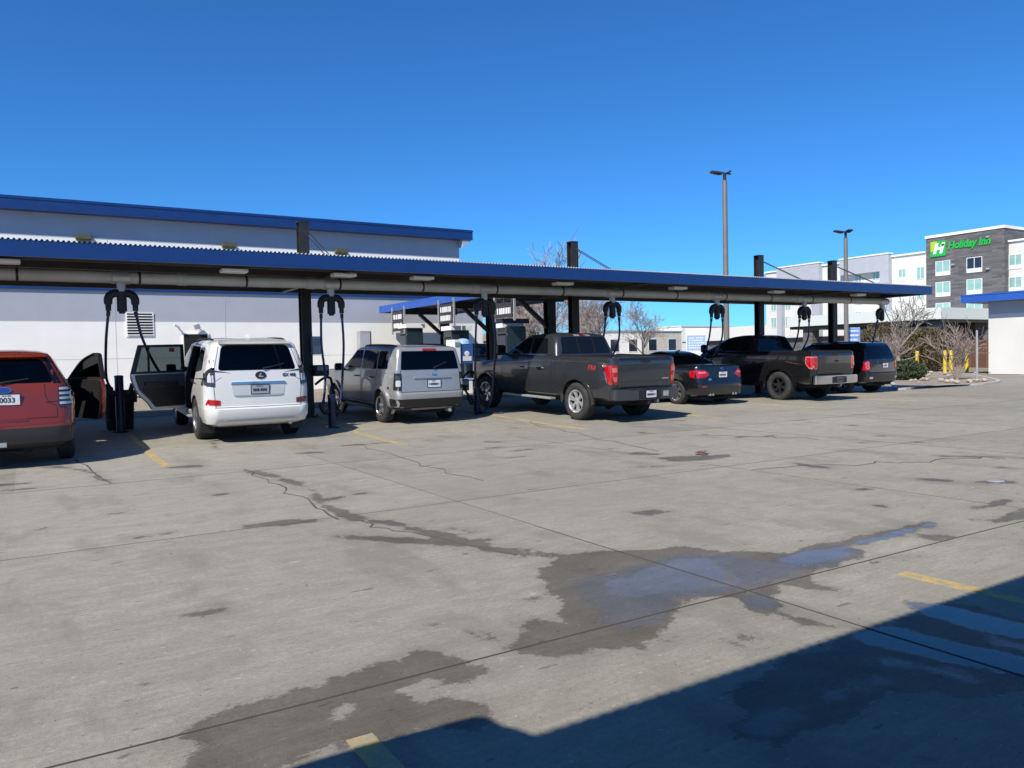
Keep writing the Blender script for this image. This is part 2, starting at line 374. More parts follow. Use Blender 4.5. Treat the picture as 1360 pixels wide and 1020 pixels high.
def flat_poly(name, m, poly, z, kind='structure', hf=None):
    bm = bmesh.new(); vs = [bm.verts.new((p[0], p[1], (hf(p[0], p[1]) if hf else 0) + z)) for p in poly]
    bm.faces.new(vs); bmesh.ops.triangulate(bm, faces=bm.faces[:], ngon_method='EAR_CLIP')
    for f in bm.faces:
        f.normal_update()
        if f.normal.z < 0: f.normal_flip()
    me = bpy.data.meshes.new(name); bm.to_mesh(me); bm.free(); me.materials.append(m)
    o = bpy.data.objects.new(name, me); COL.objects.link(o); o['kind'] = kind; return o
def gp(lst, ox, oy, sc):                              # traced points -> ground
    return [tuple(onG(ox + x * sc, oy + y * sc)[:2]) for x, y in lst]
Z7 = (0, 560, .5); Z8 = (680, 560, .5)
def wetpatch(lst, zo, m, z, amp=.13, it=4, seed=0, name='wet_patch'):
    m.append(fractal(gp(lst, *zo), min(it, 3), amp * .8, seed))
wetpatch([(75, 390), (150, 352), (260, 343), (400, 335), (470, 332), (560, 345), (640, 344), (730, 350), (790, 331), (860, 318), (950, 296), (1040, 276), (1110, 264), (1136, 270), (1060, 292), (960, 318), (885, 335), (942, 346), (930, 362), (860, 380), (800, 398), (790, 410), (820, 432), (872, 448), (800, 446), (735, 436), (700, 440), (690, 460), (722, 486), (690, 498), (760, 520), (880, 545), (900, 556), (830, 546), (700, 515), (610, 500), (590, 472), (540, 462), (500, 466), (470, 482), (440, 506), (412, 540), (370, 575), (300, 600), (200, 618), (120, 627), (40, 620), (-20, 612), (0, 590), (40, 565), (30, 535), (60, 525), (110, 530), (172, 538), (130, 520), (130, 505), (152, 490), (110, 465), (85, 425)], Z8, DAMP, .004, .10, 4, 3, 'wet_concrete')
wetpatch([(485, 840), (540, 800), (600, 760), (690, 735), (800, 715), (870, 690), (940, 660), (1040, 640), (1110, 608), (1180, 612), (1230, 632), (1300, 650), (1292, 668), (1230, 690), (1180, 697), (1140, 682), (1060, 712), (1090, 742), (1130, 748), (1180, 735), (1240, 740), (1300, 768), (1280, 812), (1000, 838), (850, 872), (760, 900), (700, 940), (470, 940), (500, 895), (590, 852), (560, 838)], Z7, DAMP, .004, .10, 4, 5, 'wet_concrete')
wetpatch([(868, 768), (905, 752), (945, 745), (955, 762), (920, 780), (885, 784)], Z7, DRY, .008, .10, 3, 6, 'dry_spot')
wetpatch([(150, 432), (200, 412), (280, 396), (370, 371), (470, 350), (560, 352), (640, 366), (700, 371), (760, 346), (850, 334), (930, 346), (900, 360), (800, 388), (700, 420), (640, 440), (560, 455), (480, 463), (430, 470), (440, 490), (400, 528), (300, 552), (235, 522), (190, 482)], Z8, WET, .008, .09, 4, 8, 'wet_concrete')
wetpatch([(235, 432), (330, 400), (440, 366), (520, 360), (560, 385), (600, 410), (600, 432), (500, 446), (420, 452), (330, 470), (270, 460)], Z8, POOL, .012, .09, 4, 9, 'puddle')
wetpatch([(780, 350), (850, 338), (905, 346), (860, 366), (790, 380), (735, 392), (745, 372)], Z8, POOL, .012, .10, 3, 10, 'puddle')
wetpatch([(600, 470), (650, 448), (690, 462), (715, 486), (680, 496), (620, 496)], Z8, WET, .008, .10, 3, 11, 'wet_concrete')
wetpatch([(560, 352), (640, 366), (700, 372), (760, 345), (850, 332), (930, 312), (1040, 284), (1120, 266), (1130, 271), (1050, 293), (950, 322), (890, 336), (940, 348), (900, 362), (780, 398), (640, 440), (560, 430)], Z8, WET, .008, .08, 3, 17)
wetpatch([(690, 372), (760, 349), (850, 335), (960, 306), (1060, 281), (1120, 267), (1125, 271), (1050, 292), (950, 320), (880, 340), (790, 380)], Z8, POOL, .012, .08, 3, 18)
# trails running back toward the cars
trail = [(650, 130, 5), (740, 145, 8), (800, 165, 12), (830, 188, 16), (850, 215, 8), (885, 235, 14), (930, 252, 22), (1000, 266, 10), (1090, 285, 10), (1160, 304, 26), (1260, 325, 22), (1350, 344, 16), (1440, 356, 8)]
def ribbon(tr): return [(x, y - h / 2) for x, y, h in tr] + [(x, y + h / 2) for x, y, h in reversed(tr)]
wetpatch(ribbon(trail), Z7, DAMP, .004, .14, 3, 12, 'wet_trail')
wetpatch(ribbon([(888, 304, 4), (960, 310, 12), (1060, 316, 14), (1150, 320, 16), (1230, 328, 10)]), Z7, DAMP, .008, .12, 3, 13, 'wet_trail')
wetpatch(ribbon([(838, 211, 2), (870, 207, 8), (916, 200, 2)]), Z7, DAMP, .004, .12, 3, 14, 'wet_trail')
for i, (tr, zo) in enumerate([
    ([(648, 279, 8), (720, 272, 12), (790, 266, 14), (838, 264, 10)], Z7), ([(105, 122, 3), (160, 120, 6), (215, 128, 4), (250, 146, 10), (300, 164, 3)], Z7),
    ([(440, 123, 3), (490, 120, 7), (540, 118, 3)], Z7), ([(1245, 562, 4), (1285, 574, 20), (1325, 580, 8)], Z7), ([(1135, 538, 8), (1165, 540, 6)], Z7),
    ([(310, 86, 4), (345, 84, 8), (390, 87, 3)], Z8), ([(388, 97, 4), (430, 99, 13), (500, 97, 12), (580, 90, 4)], Z8),
    ([(750, 110, 4), (790, 118, 8), (838, 122, 6)], Z8), ([(318, 243, 6), (370, 241, 13), (430, 237, 5)], Z8), ([(1080, 152, 5), (1130, 155, 8), (1172, 157, 4)], Z8),
    ([(1225, 160, 4), (1280, 158, 12), (1340, 163, 4)], Z8), ([(1220, 230, 6), (1280, 220, 16), (1330, 208, 8)], Z8), ([(1270, 265, 8), (1320, 256, 22), (1400, 238, 26)], Z8),
    ([(1085, 305, 8), (1130, 308, 18), (1175, 306, 6)], Z8), ([(925, 378, 6), (980, 372, 4), (1060, 358, 3)], Z8), ([(0, 345, 6), (30, 356, 10), (55, 352, 6)], Z8),
    ([(20, 340, 3), (90, 348, 8), (150, 360, 10)], Z8), ([(555, 580, 5), (600, 592, 7), (660, 612, 3)], Z8), ([(610, 570, 4), (650, 582, 6), (690, 595, 3)], Z8),
    ([(395, 585, 12), (410, 584, 12)], Z8), ([(345, 597, 6), (356, 598, 5)], Z8), ([(35, 470, 8), (70, 468, 8)], Z8), ([(1140, 92, 3), (1230, 93, 5), (1360, 96, 3)], Z8),
    ([(560, 60, 3), (575, 72, 6), (585, 78, 3)], Z7), ([(280, 248, 3), (330, 242, 2)], Z7), ([(1195, 285, 4), (1262, 293, 3)], Z7)]):
    wetpatch(ribbon(tr), zo, DAMP, .004, .12, 3, 20 + i, 'damp_spot')
rs_ = random.Random(77)
for i in range(40):                                   # oil drips and short dashes scattered over the slabs
    x = rs_.uniform(-1.5, 15); y = rs_.uniform(4, 13.1); l = rs_.uniform(.06, .42) * (.5 + y / 14); h_ = rs_.uniform(.03, .07) * (.6 + y / 12); a = rs_.gauss(-.05, .25)
    pl = [(x + math.cos(t) * l / 2 * math.cos(a) - math.sin(t) * h_ * math.sin(a), y + math.cos(t) * l / 2 * math.sin(a) + math.sin(t) * h_ * math.cos(a)) for t in [2 * math.pi * k / 9 for k in range(9)]]
    DAMP.append(fractal(pl, 2, .18, 300 + i))
# sheets of water in the shaded corner
for i, p in enumerate([
    [(890, 566), (1000, 540), (1100, 566), (1250, 602), (1380, 634), (1380, 680), (1200, 648), (1050, 614), (940, 588)],
    [(1025, 472), (1150, 487), (1380, 538), (1380, 580), (1230, 552), (1100, 517)],
    [(975, 630), (1080, 641), (1180, 655), (1272, 697), (1200, 690), (1090, 662), (1010, 650)],
    [(588, 800), (650, 780), (740, 758), (792, 790), (710, 815), (690, 842), (620, 832)],
    [(890, 690), (960, 675), (1000, 690), (950, 712), (905, 705)], [(1240, 560), (1300, 575), (1380, 600), (1380, 612), (1270, 588)],
    [(820, 725), (880, 712), (875, 738), (840, 742)], [(1080, 880), (1150, 905), (1090, 900)]]):
    wetpatch(p, Z8, POOL if i < 2 else WET, .012, .10, 4, 60 + i, 'puddle')
wetpatch([(700, 640), (900, 566), (1000, 545), (1150, 480), (1400, 540), (1400, 720), (1200, 735), (1000, 720), (900, 790), (700, 860), (560, 840), (600, 720)], Z8, DAMP, .006, .12, 4, 90, 'wet_concrete')

# the slab itself, with the water's outlines stored on it as distances
import numpy as np
CONC = concrete_material('worn concrete', (.205, .190, .158), (.325, .305, .256), (.44, .415, .35), wet=True)
fx = [-2 + .05 * i for i in range(381)]; fy = [1.0 + .045 * i for i in range(112)] + [6.04 + .08 * i for i in range(91)]
gx_ = [-30 + 2 * i for i in range(14)] + fx + [18 + 2 * i for i in range(13)] + [44, 60]; gy_ = [-20, -8, -2, 0] + fy + [13.4 + .5 * i for i in range(14)] + [20.4]
lot = struct(sheet('concrete_lot', CONC, gx_, gy_, 0))
PX_, PY_ = np.meshgrid(np.array(gx_), np.array(gy_)); PX_ = PX_.ravel(); PY_ = PY_.ravel()
def field(polys, far=-.5):
    F = np.full(PX_.shape, far)
    for poly in polys:
        P = np.array([tuple(p) for p in poly]); lo = P.min(0) - .5; hi = P.max(0) + .5
        ix = np.where((PX_ > lo[0]) & (PX_ < hi[0]) & (PY_ > lo[1]) & (PY_ < hi[1]))[0]
        if not len(ix): continue
        x = PX_[ix]; y = PY_[ix]; d = np.full(x.shape, 9.0); ins = np.zeros(x.shape, bool)
        for a, b in zip(P, np.roll(P, -1, 0)):
            e = b - a; L2 = max(1e-9, e @ e); t_ = np.clip(((x - a[0]) * e[0] + (y - a[1]) * e[1]) / L2, 0, 1)
            d = np.minimum(d, np.hypot(x - a[0] - t_ * e[0], y - a[1] - t_ * e[1]))
            if a[1] != b[1]: ins ^= ((a[1] > y) != (b[1] > y)) & (x < (b[0] - a[0]) * (y - a[1]) / (b[1] - a[1]) + a[0])
        F[ix] = np.maximum(F[ix], np.where(ins, d, -d))
    return F
fdry = field(DRY)
for nm, pl in (('damp', DAMP), ('wet', WET), ('pool', POOL)):
    at = lot.data.attributes.new(nm, 'FLOAT', 'POINT'); at.data.foreach_set('value', np.minimum(field(pl), -fdry).astype(np.float32))

# saw-cut joints, cracks
jm = mat('joint filler', (.06, .055, .05), .95); jf = mat('faint joint', (.125, .115, .10), .95); jc = mat('dirty crack', (.085, .078, .07), .95)
def strip(mb, pts, w_, z):
    for (a, b) in zip(pts[:-1], pts[1:]):
        a = Vector(a); b = Vector(b); n = (b - a).normalized(); n = Vector((-n.y, n.x)) * w_ / 2
        q = [(*(a + n), gz(*a)), (*(a - n), gz(*a)), (*(b - n), gz(*b)), (*(b + n), gz(*b))]
        mb.add([(x_, y_, h_ + z) for x_, y_, h_ in q] + [(x_, y_, h_ - .01) for x_, y_, h_ in q], [(0, 1, 2, 3), (0, 4, 5, 1), (2, 6, 7, 3), (1, 5, 6, 2), (3, 7, 4, 0)])
mb = MB(); rr = random.Random(4)
mf = MB()
for y, w_ in ((3.27, .011), (7.05, .008), (10.8, .008), (-.6, .014)):
    strip(mb if y < 5 else mf, [(x, y + rr.uniform(-.008, .008)) for x in range(-24, 40)], w_, .0025)
for k in [-5, -4, -3, -2, 0, 1, 2, 3, 4, 5, 6, 7, 8, 9]:
    x = 3.68 + 3.85 * k
    yl = [-8 + .8 * i for i in range(26)]
    if k == 0: strip(mf, [(x, yy) for yy in yl if yy > 5.2], .007, .003); yl = [yy for yy in yl if yy < 6]
    strip(mb if k == 0 else mf, [(x + rr.uniform(-.008, .008), yy) for yy in yl], 0.009 if k == 0 else .007, .003)
struct(mb.build('control_joints', jm, fix=False)); struct(mf.build('control_joints', jf, fix=False))
mb = MB()
def crack(a, b, n, amp, w_):
    a = Vector(a); b = Vector(b); p = [a + (b - a) * (i / n) + Vector((rr.uniform(-amp, amp), rr.uniform(-amp, amp))) for i in range(n + 1)]
    for i in range(n): strip(mb, [tuple(p[i]), tuple(p[i + 1])], w_ * rr.uniform(.5, 1.4), .0035)
crack(onG(325, 625)[:2], onG(455, 690)[:2], 16, .07, .016); crack(onG(455, 690)[:2], onG(700, 738)[:2], 14, .06, .014)
crack(onG(100, 612)[:2], onG(150, 642)[:2], 8, .05, .02); crack(onG(930, 577)[:2], onG(1090, 583)[:2], 14, .1, .02)
crack(onG(690, 560)[:2], onG(880, 600)[:2], 16, .1, .016); crack(onG(470, 590)[:2], onG(640, 640)[:2], 12, .08, .012)
crack(onG(1000, 622)[:2], onG(1330, 608)[:2], 18, .15, .02)
struct(mb.build('cracks', jc, fix=False))

# painted stall lines
def painted(x, y0, y1, w_=.105):
    mb = MB(); n = 10
    strip(mb, [(x, y0 + (y1 - y0) * i / n) for i in range(n + 1)], w_, .005)
    o = mb.build('painted_line', M['stripe'], fix=False); struct(o)
for x, y in ((1.67, 12.1), (5.50, 12.3), (9.42, 12.4), (13.25, 12.4), (17.1, 12.4), (20.95, 12.4), (24.8, 12.4), (-2.2, 12.1)): painted(x, y, 19)
for x, y in ((-2.8, 2.85), (1.04, 2.85), (4.77, 2.95), (8.6, 2.9), (12.4, 2.9)): painted(x, y, -3.5)
# things dropped on the ground
mb = MB(); p = onG(935, 604)
rr = random.Random(2)
for k in range(7):
    c = Vector((p.x + rr.uniform(-.11, .11), p.y + rr.uniform(-.08, .08), .02)); a = rr.uniform(0, 3)
    pts = [c + Vector((math.cos(a + t) * rr.uniform(.02, .07), math.sin(a + t) * rr.uniform(.02, .07), rr.uniform(0, .03))) for t in (0, 1.2, 2.5, 3.8, 5.0)]
    mb.add(pts, [(0, 1, 2), (0, 2, 3), (0, 3, 4)])
tag(mb.build('red_wrapper', mat('faded red plastic', (.28, .04, .04), .5, 0, .2, .2, 20), loc=(p.x, p.y, 0), fix=False), 'crumpled red wrapper lying in a damp spot on the open concrete', 'litter')
mb = MB(); p = onG(1322, 639)
mb.lathe([(0, .012), (.07, .012), (.085, .008), (.09, .002)], (p.x, p.y, 0), 'z', 20)  # disc built to stand in for a small glint of light
tag(mb.build('glint_disc', M['galv'], loc=(p.x, p.y, 0)), 'small shiny metal disc standing in for a glint on the concrete far right', 'metal disc')

# strip of gravel with its kerb behind the stalls, and the planting bed at the right
KY = 20.4
mb = MB(); mb.box(-40, 26, KY, KY + .15, -.2, .36); struct(mb.build('kerb', mat('pale kerb concrete', (.48, .46, .42), .85, 0, 0, .15, 2, .2, 40), bevel=.015))
sheet_g = sheet('gravel_strip', M['gravel'], [-40, -10, 0, 10, 20, 27], [KY + .15, 24, 28, 34], 0, lambda x, y: .33); struct(sheet_g)
bedpx = [(1192, 519), (1225, 515), (1262, 513), (1300, 512), (1330, 508), (1312, 503), (1296, 500), (1290, 497), (1210, 497), (1180, 505)]
bed = [onG(x, y)[:2] for x, y in bedpx]
bed = rounded(bed, 1.2, 4)
struct(flat_poly('gravel_bed', M['gravel'], bed, .06))
mb = MB(); n = len(bed)
for i in range(n):
    a, b = Vector(bed[i]), Vector(bed[(i + 1) % n]); d = (b - a)
    if d.length < .02: continue
    mb.obox((*a, .04), (*b, .04), .14, .07)
struct(mb.build('bed_kerb', MATS['pale kerb concrete']))
drive = [onG(x, y)[:2] for x, y in ((1197, 524), (1345, 524), (1420, 524), (1420, 499), (1313, 500), (1330, 508), (1300, 513))]
# loose rocks in the bed: only the larger ones that can be told apart
rr = random.Random(9); k = 0
for i in range(46):
    px = rr.uniform(1203, 1320); py = rr.choice([rr.uniform(507, 512), rr.uniform(497, 503)])
    if px > 1300 and py > 510: continue
    p = onG(px, py); s = rr.uniform(.05, .13)
    mb = MB(); bm = bmesh.new(); bmesh.ops.create_icosphere(bm, subdivisions=2, radius=s)
    for v in bm.verts: v.co = v.co * (1 + .35 * noise.noise(v.co * 4 / s * .3 + Vector((i, 0, 0)))); v.co.z *= .62
    mb.add([v.co + Vector((p.x, p.y, .1 + s * .3)) for v in bm.verts], [tuple(v.index for v in f.verts) for f in bm.faces]); bm.free()
    tag(mb.build('rock', M['rock'], loc=(p.x, p.y, .1)), 'pale tan landscaping rock lying in the gravel bed past the canopy', 'rock', 'rocks in the gravel bed')

# ================================================================== VACUUM CANOPY
FY, RY, ZB, ZT = 14.75, 19.85, 3.235, 3.50
COLX = [-2.16 - 7.74, -2.16, 5.57, 13.31, 21.05, 24.95]
def hcolumn(mb, x, y, z0, z1, w_=.23, t=.022):
    mb.box(x - w_ / 2, x + w_ / 2, y - w_ / 2, y - w_ / 2 + t, z0, z1); mb.box(x - w_ / 2, x + w_ / 2, y + w_ / 2 - t, y + w_ / 2, z0, z1)
    mb.box(x - t / 2, x + t / 2, y - w_ / 2 + t, y + w_ / 2 - t, z0, z1)
def canopy(name, label, x0, x1, cols, fy, ry, cy, gfun, group):
    c = empty(name, ((x0 + x1) / 2, cy, 0), label, 'canopy', group)
    L = c.location; sg = 1 if ry > fy else -1
    B = lambda mb, nm, m_, par=c, **k: mb.build(nm, m_, par, None, **k)
    def W(mb): mb.v = [v - L for v in mb.v]; return mb
    # corrugated roof sheet
    pitch = .076; mb = MB(); vs = []; fs = []; k = 0
    n = int((x1 - x0) / pitch); prof = ((0, 0), (.22, .028), (.5, .028), (.72, 0))
    pts = [(x0 + (i + u) * pitch, z) for i in range(n) for u, z in prof]
    for x, z in pts: vs += [(x, fy + sg * -.01, ZT + z - .004), (x, ry, ZT + z + .02)]
    fs = [(2 * i, 2 * i + 1, 2 * i + 3, 2 * i + 2) for i in range(len(pts) - 1)]
    mb.add(vs, fs)
    ys_ = sorted((fy + sg * .03, ry - sg * .03)); mb.box(x0 + .03, x1 - .03, ys_[0], ys_[1], ZT - .075, ZT - .01, 1)
    B(W(mb), 'roof', [M['roof'], M['soffit']], fix=False)
    # fascia all round, the two short sides included
    mb = MB(); a, b = sorted((fy, fy + sg * .03)); mb.box(x0, x1, a, b, ZB, ZT)
    a, b = sorted((fy, fy + sg * .09)); mb.box(x0 + .004, x1 - .004, min(fy + sg * .031, fy + sg * .1), max(fy + sg * .031, fy + sg * .1), ZB + .003, ZB + .012)
    a, b = sorted((fy + sg * .032, ry)); mb.box(x1 - .03, x1 - .002, a, b, ZB + .002, ZT - .002); mb.box(x0 + .002, x0 + .03, a, b, ZB + .002, ZT - .002)
    B(W(mb), 'fascia', M['blue'])
    # purlins along the roof, beams out from the columns
    mb = MB()
    for t in (.12, .36, .62, .86): y = fy + (ry - fy) * t; mb.box(x0 + .05, x1 - .05, y - .035, y + .035, ZT - .24, ZT - .077)
    a, b = sorted((ry, ry - sg * .06)); mb.box(x0 + .035, x1 - .035, a, b, ZB - .02, ZT - .01)
    B(W(mb), 'purlin', M['soffit'])
    for x in cols:
        g = gfun(x, cy); mb = MB(); hcolumn(mb, x, cy, g, 4.68); mb.box(x - .2, x + .2, cy - .2, cy + .2, g, g + .03); mb.box(x - .125, x + .125, cy - .125, cy + .125, 4.68, 4.70)
        for dx in (-.15, .15):
            for dy in (-.15, .15): mb.lathe([(0, .07), (.018, .07), (.018, .03)], (x + dx, cy + dy, g), 'z', 6)
        B(W(mb), 'column', M['steel'])
        mb = MB(); a, b = sorted((fy + sg * .15, ry - sg * .1)); mb.box(x - .06, x + .06, a, cy - .12, ZB - .02, ZT - .245); mb.box(x - .06, x + .06, cy + .12, b, ZB - .02, ZT - .245)
        B(W(mb), 'beam', M['steel'])
        for s in (-1, 1):
            mb = MB(); mb.tube([(x + s * .05, cy - sg * .12, 4.5), (x + s * .05, cy - sg * 2.1, ZT + .03)], .011, 6)
            mb.box(x + s * .05 - .05, x + s * .05 + .05, cy - sg * 2.1 - .06, cy - sg * 2.1 + .06, ZT + .022, ZT + .06)
            B(W(mb), 'tie_rod', M['steel'])
    return c
main_canopy = canopy('vacuum_canopy', 'long blue edged canopy on black posts sheltering the row of parked cars', -12.5, 25.6, COLX, FY, RY, 18.05, gz, 'vacuum canopies')
canopy('vacuum_canopy', 'canopy over the near stalls that throws the dark foreground shadow', -12.5, 25.6, [-9, -1.4, 6.3, 14, 21.8], 0.72, -4.4, -2.5, lambda x, y: 0, 'vacuum canopies')

# soffit lamps
for i, (x, y) in enumerate(((-.25, 14.98), (3.4, 15.1), (5.55, 15.1), (7.3, 15.1), (11.05, 15.15), (14.8, 15.15), (18.7, 15.15), (22.5, 15.1))):
    where = ['above the red car', 'above the white car', 'between the white car and the silver car', 'above the silver car', 'above the dark grey pickup', 'above the navy sedan', 'above the black pickup', 'above the last black car'][i]
    f = empty('soffit_lamp', (x, y + .25, 3.23), 'flat white lamp box under the canopy edge ' + where, 'lamp', 'lamps under the canopy')
    mb = MB(); mb.box(-.24, .24, -.13, .13, -.065, 0); mb.build('housing', M['signwhite'], f, bevel=.012)
    mb = MB(); mb.box(-.2, .2, -.1, .1, -.071, -.066); mb.build('lens', mat('frosted lens', (.6, .6, .57), .3), f)

# vacuum pipe hung along the stalls
PY, PZ = 16.1, 3.085
pp = empty('vacuum_pipe', (10, PY, PZ), 'long beige vacuum pipe slung under the canopy above the cars', 'pipe')
mb = MB(); segs = [-12.3, -6, -1, 2.6, 5.1, 9.0, 13.0, 16.6, 20.5, 25.2]
for a, b in zip(segs[:-1], segs[1:]): mb.tube([(a + .002 - 10, 0, 0), (b - .002 - 10, 0, 0)], .106, 20)
mb.build('pipe_run', M['pipe'], pp)
for x in segs[1:-1]:
    mb = MB(); mb.lathe([(.107, -.09), (.118, -.085), (.118, .085), (.107, .09)], (x - 10, 0, 0), 'x', 20); mb.build('coupling', M['pipe'], pp)
for x in [-2 + 1.93 * i for i in range(15)]:
    mb = MB(); mb.lathe([(.1075, -.02), (.113, -.02), (.113, .02), (.1075, .02)], (x - 10, 0, 0), 'x', 20); mb.box(x - 10 - .012, x - 10 + .012, -.012, .012, .11, .30)
    mb.build('hanger', M['steel'], pp)
STX = [1.55 + 3.86 * k for k in range(-1, 7)]; STX[2] = 5.53; STX[-1] = 24.9
for x in STX:
    mb = MB(); mb.tube([(x - 10, 0, -.09), (x - 10, 0, -.26)], .075, 14); mb.lathe([(.107, -.16), (.121, -.15), (.121, .15), (.107, .16)], (x - 10, 0, 0), 'x', 20)
    mb.build('outlet', M['galv'], pp)

# ================================================================== HOSE DROPS
def arc(c, r, a0, a1, n, plane='xz'):
    return [Vector((c[0] + r * math.cos(a0 + (a1 - a0) * i / n), c[1], c[2] + r * math.sin(a0 + (a1 - a0) * i / n))) for i in range(n + 1)]
def bez(pts, n=24):
    out = []
    P = [Vector(p) for p in pts]
    for i in range(len(P) - 1):                       # Catmull-Rom through the points
        a = P[max(i - 1, 0)]; b = P[i]; c = P[i + 1]; d = P[min(i + 2, len(P) - 1)]
        for j in range(n):
            t = j / n; out.append(.5 * (2 * b + (c - a) * t + (2 * a - 5 * b + 4 * c - d) * t * t + (3 * b - a - 3 * c + d) * t ** 3))
    return out + [P[-1]]
def hose_drop(x, label, hoses, single=False):
    h = empty('hose_drop', (x, PY, 2.86), label, 'vacuum hose', 'vacuum hose drops')
    mb = MB(); mb.tube([(0, 0, 0), (0, 0, -.10), (0, 0, -.105), (0, 0, -.4), (0, 0, -.405), (0, 0, -.44)], [.07, .07, .085, .085, .06, .05], 14); mb.build('canister', M['black'], h)
    for s in ((-1,) if single else (-1, 1)):
        pts = [(s * .03, 0, -.03), (s * .07, 0, -.06)] + [p for p in arc((s * .09, 0, -.20), .135, R(90), R(90 - s * 88), 8)] + [(s * .225, 0, -.27)]
        mb = MB(); mb.tube(pts, [.06, .066] + [.074] * 9 + [.07], 12); mb.tube([(s * .225, 0, -.26), (s * .225, 0, -.39)], [.052, .047], 12)
        for a in (.3, .55, .8): pass
        mb.build('elbow', M['black'], h)
    for pts in hoses:
        mb = MB(); path = bez([Vector(p) - h.location for p in pts], 14); mb.tube(path, .025, 9)
        # ribbed cuff at each end
        mb.tube(path[:4], .036, 9); mb.tube(path[-4:], .034, 9); mb.build('hose', M['hose'], h)
    return h
def stand(x, y, label, h=1.12):
    g = gz(x, y); s = empty('hose_stand', (x, y, g), label, 'hose stand', 'hose stands')
    mb = MB(); mb.tube([(0, 0, 0), (0, 0, h)], .082, 16); mb.lathe([(0, h + .015), (.06, h + .01), (.086, h), (.086, h - .03)], (0, 0, 0), 'z', 16)
    mb.lathe([(.15, 0), (.15, .015), (.09, .02)], (0, 0, 0), 'z', 16); mb.build('post', M['bluepost'], s)
    for q in (-1, 1):
        mb = MB(); mb.tube(bez([(q * .06, 0, h - .34), (q * .15, 0, h - .36), (q * .2, 0, h - .30), (q * .24, -.01, h - .16)], 6), .045, 10); mb.build('nozzle_cup', M['black'], s)
    return s
L0 = 2.86 - .39 - .01
def hz(x, s): return (x + s * .225, PY, L0)
x = STX[1]; y = 17.3
stand(1.56, y, 'navy hose post with two nozzle cups beside the black trash barrel')
hose_drop(x, 'forked hose drop left of the white car, one hose curving into its open door',
          [[hz(x, -1), (x - .27, 16.3, 1.9), (x - .24, 16.9, 1.25), (1.42, 17.2, 1.0)],
           [hz(x, 1), (x + .34, 16.2, 1.95), (x + .62, 16.4, 1.35), (x + 1.05, 16.6, .78), (x + 1.35, 16.7, .62), (x + 1.75, 16.8, .62)]])
x = STX[2]
stand(5.36, 15.75, 'short navy hose post standing between the white car and the silver car', .68)
hose_drop(x, 'forked hose drop with both hoses down to the post beside the silver car',
          [[hz(x, -1), (x - .25, 16.05, 1.8), (x - .24, 15.9, 1.1), (5.18, 15.76, .58)], [hz(x, 1), (x + .23, 16.05, 1.8), (x + .12, 15.9, 1.0), (5.54, 15.76, .56)]])
x = STX[3]
stand(9.34, 16.7, 'short navy hose post by the front wheel of the dark grey pickup', .6)
hose_drop(x, 'forked hose drop by the dark grey pickup hood, before the vending unit',
          [[hz(x, -1), (x - .27, 16.1, 1.8), (x - .24, 16.2, .9), (x - .1, 16.3, .35), (x + .1, 16.4, .13), (x + .5, 16.2, .12)], [hz(x, 1), (x + .27, 16.1, 1.8), (x + .26, 16.2, 1.0), (x + .27, 16.4, .4), (x + .1, 16.5, .14), (x - .2, 16.3, .12)]])
for k, lab in ((4, 'forked hose drop hanging behind the cab of the dark grey pickup'), (5, 'forked hose drop between the navy sedan and the black pickup cab'), (6, 'forked hose drop between the black pickup bed and the last black car')):
    x = STX[k]
    stand(x + .05, 17.2, ['', '', '', '', 'navy hose post hidden beyond the bed of the dark grey pickup', 'navy hose post beyond the navy sedan', 'navy hose post beyond the bed of the black pickup'][k])
    hose_drop(x, lab, [[hz(x, -1), (x - .26, 16.2, 1.8), (x - .14, 16.7, 1.1), (x - .14, 17.1, .9)], [hz(x, 1), (x + .26, 16.2, 1.8), (x + .2, 16.7, 1.1), (x + .22, 17.1, .9)]])
x = STX[7]
hose_drop(x, 'single armed hose drop at the far right end of the canopy', [[hz(x, -1), (x - .29, 16.2, 1.9), (x - .26, 16.4, 1.3), (x - .05, 16.6, .8), (x + .1, 16.6, .2)]], True)

# black bent tube guards and the little boxes on the posts
def bent(pts, label, r=.03):
    p0 = Vector(pts[0]); mb = MB(); mb.tube(bez(pts, 6), r, 8)
    tag(mb.build('bent_tube', M['black'], loc=(p0.x, p0.y, p0.z)), label, 'tube', 'bent tubes by the posts')
bent([(5.72, 17.95, .92), (5.9, 17.9, 1.06), (6.02, 17.85, 1.08), (6.09, 17.85, .95), (6.17, 17.8, gz(6, 17.8))], 'black bent tube leaning off the post behind the white car')
bent([(9.62, 18.0, .9), (9.8, 18.0, 1.08), (9.95, 18.0, 1.1), (10.03, 18, .98), (10.3, 17.9, gz(10, 18))], 'black bent tube arching in front of the white and blue vending unit')
bent([(9.65, 18.1, .85), (9.8, 18.05, .55), (10.1, 18.0, gz(10, 18))], 'short black tube slanting to the ground below the vending unit')
def postbox(p, w_, h_, label, m_):
    b = empty('post_box', p, label, 'box'); mb = MB(); mb.box(-w_ / 2, w_ / 2, -.1, .1, 0, h_); mb.build('case', m_, b, bevel=.015)
    mb = MB(); mb.box(-w_ * .36, w_ * .36, -.108, -.101, h_ * .5, h_ * .88); mb.build('label_plate', M['grey'], b); mb = MB(); mb.tube([(w_ * .2, -.101, h_ * .2), (w_ * .2, -.13, h_ * .2)], .025, 8); mb.build('knob', M['galv'], b)
postbox((5.73, 17.83, 1.62), .2, .42, 'small grey dispenser box strapped to the post behind the white car', M['galv'])
postbox((5.83, 17.83, 1.12), .34, .26, 'black mat clamp box low on the post behind the white car', M['black'])
postbox((9.66, 18.0, .62), .26, .3, 'black clamp box beside the rear corner of the silver car', M['black'])

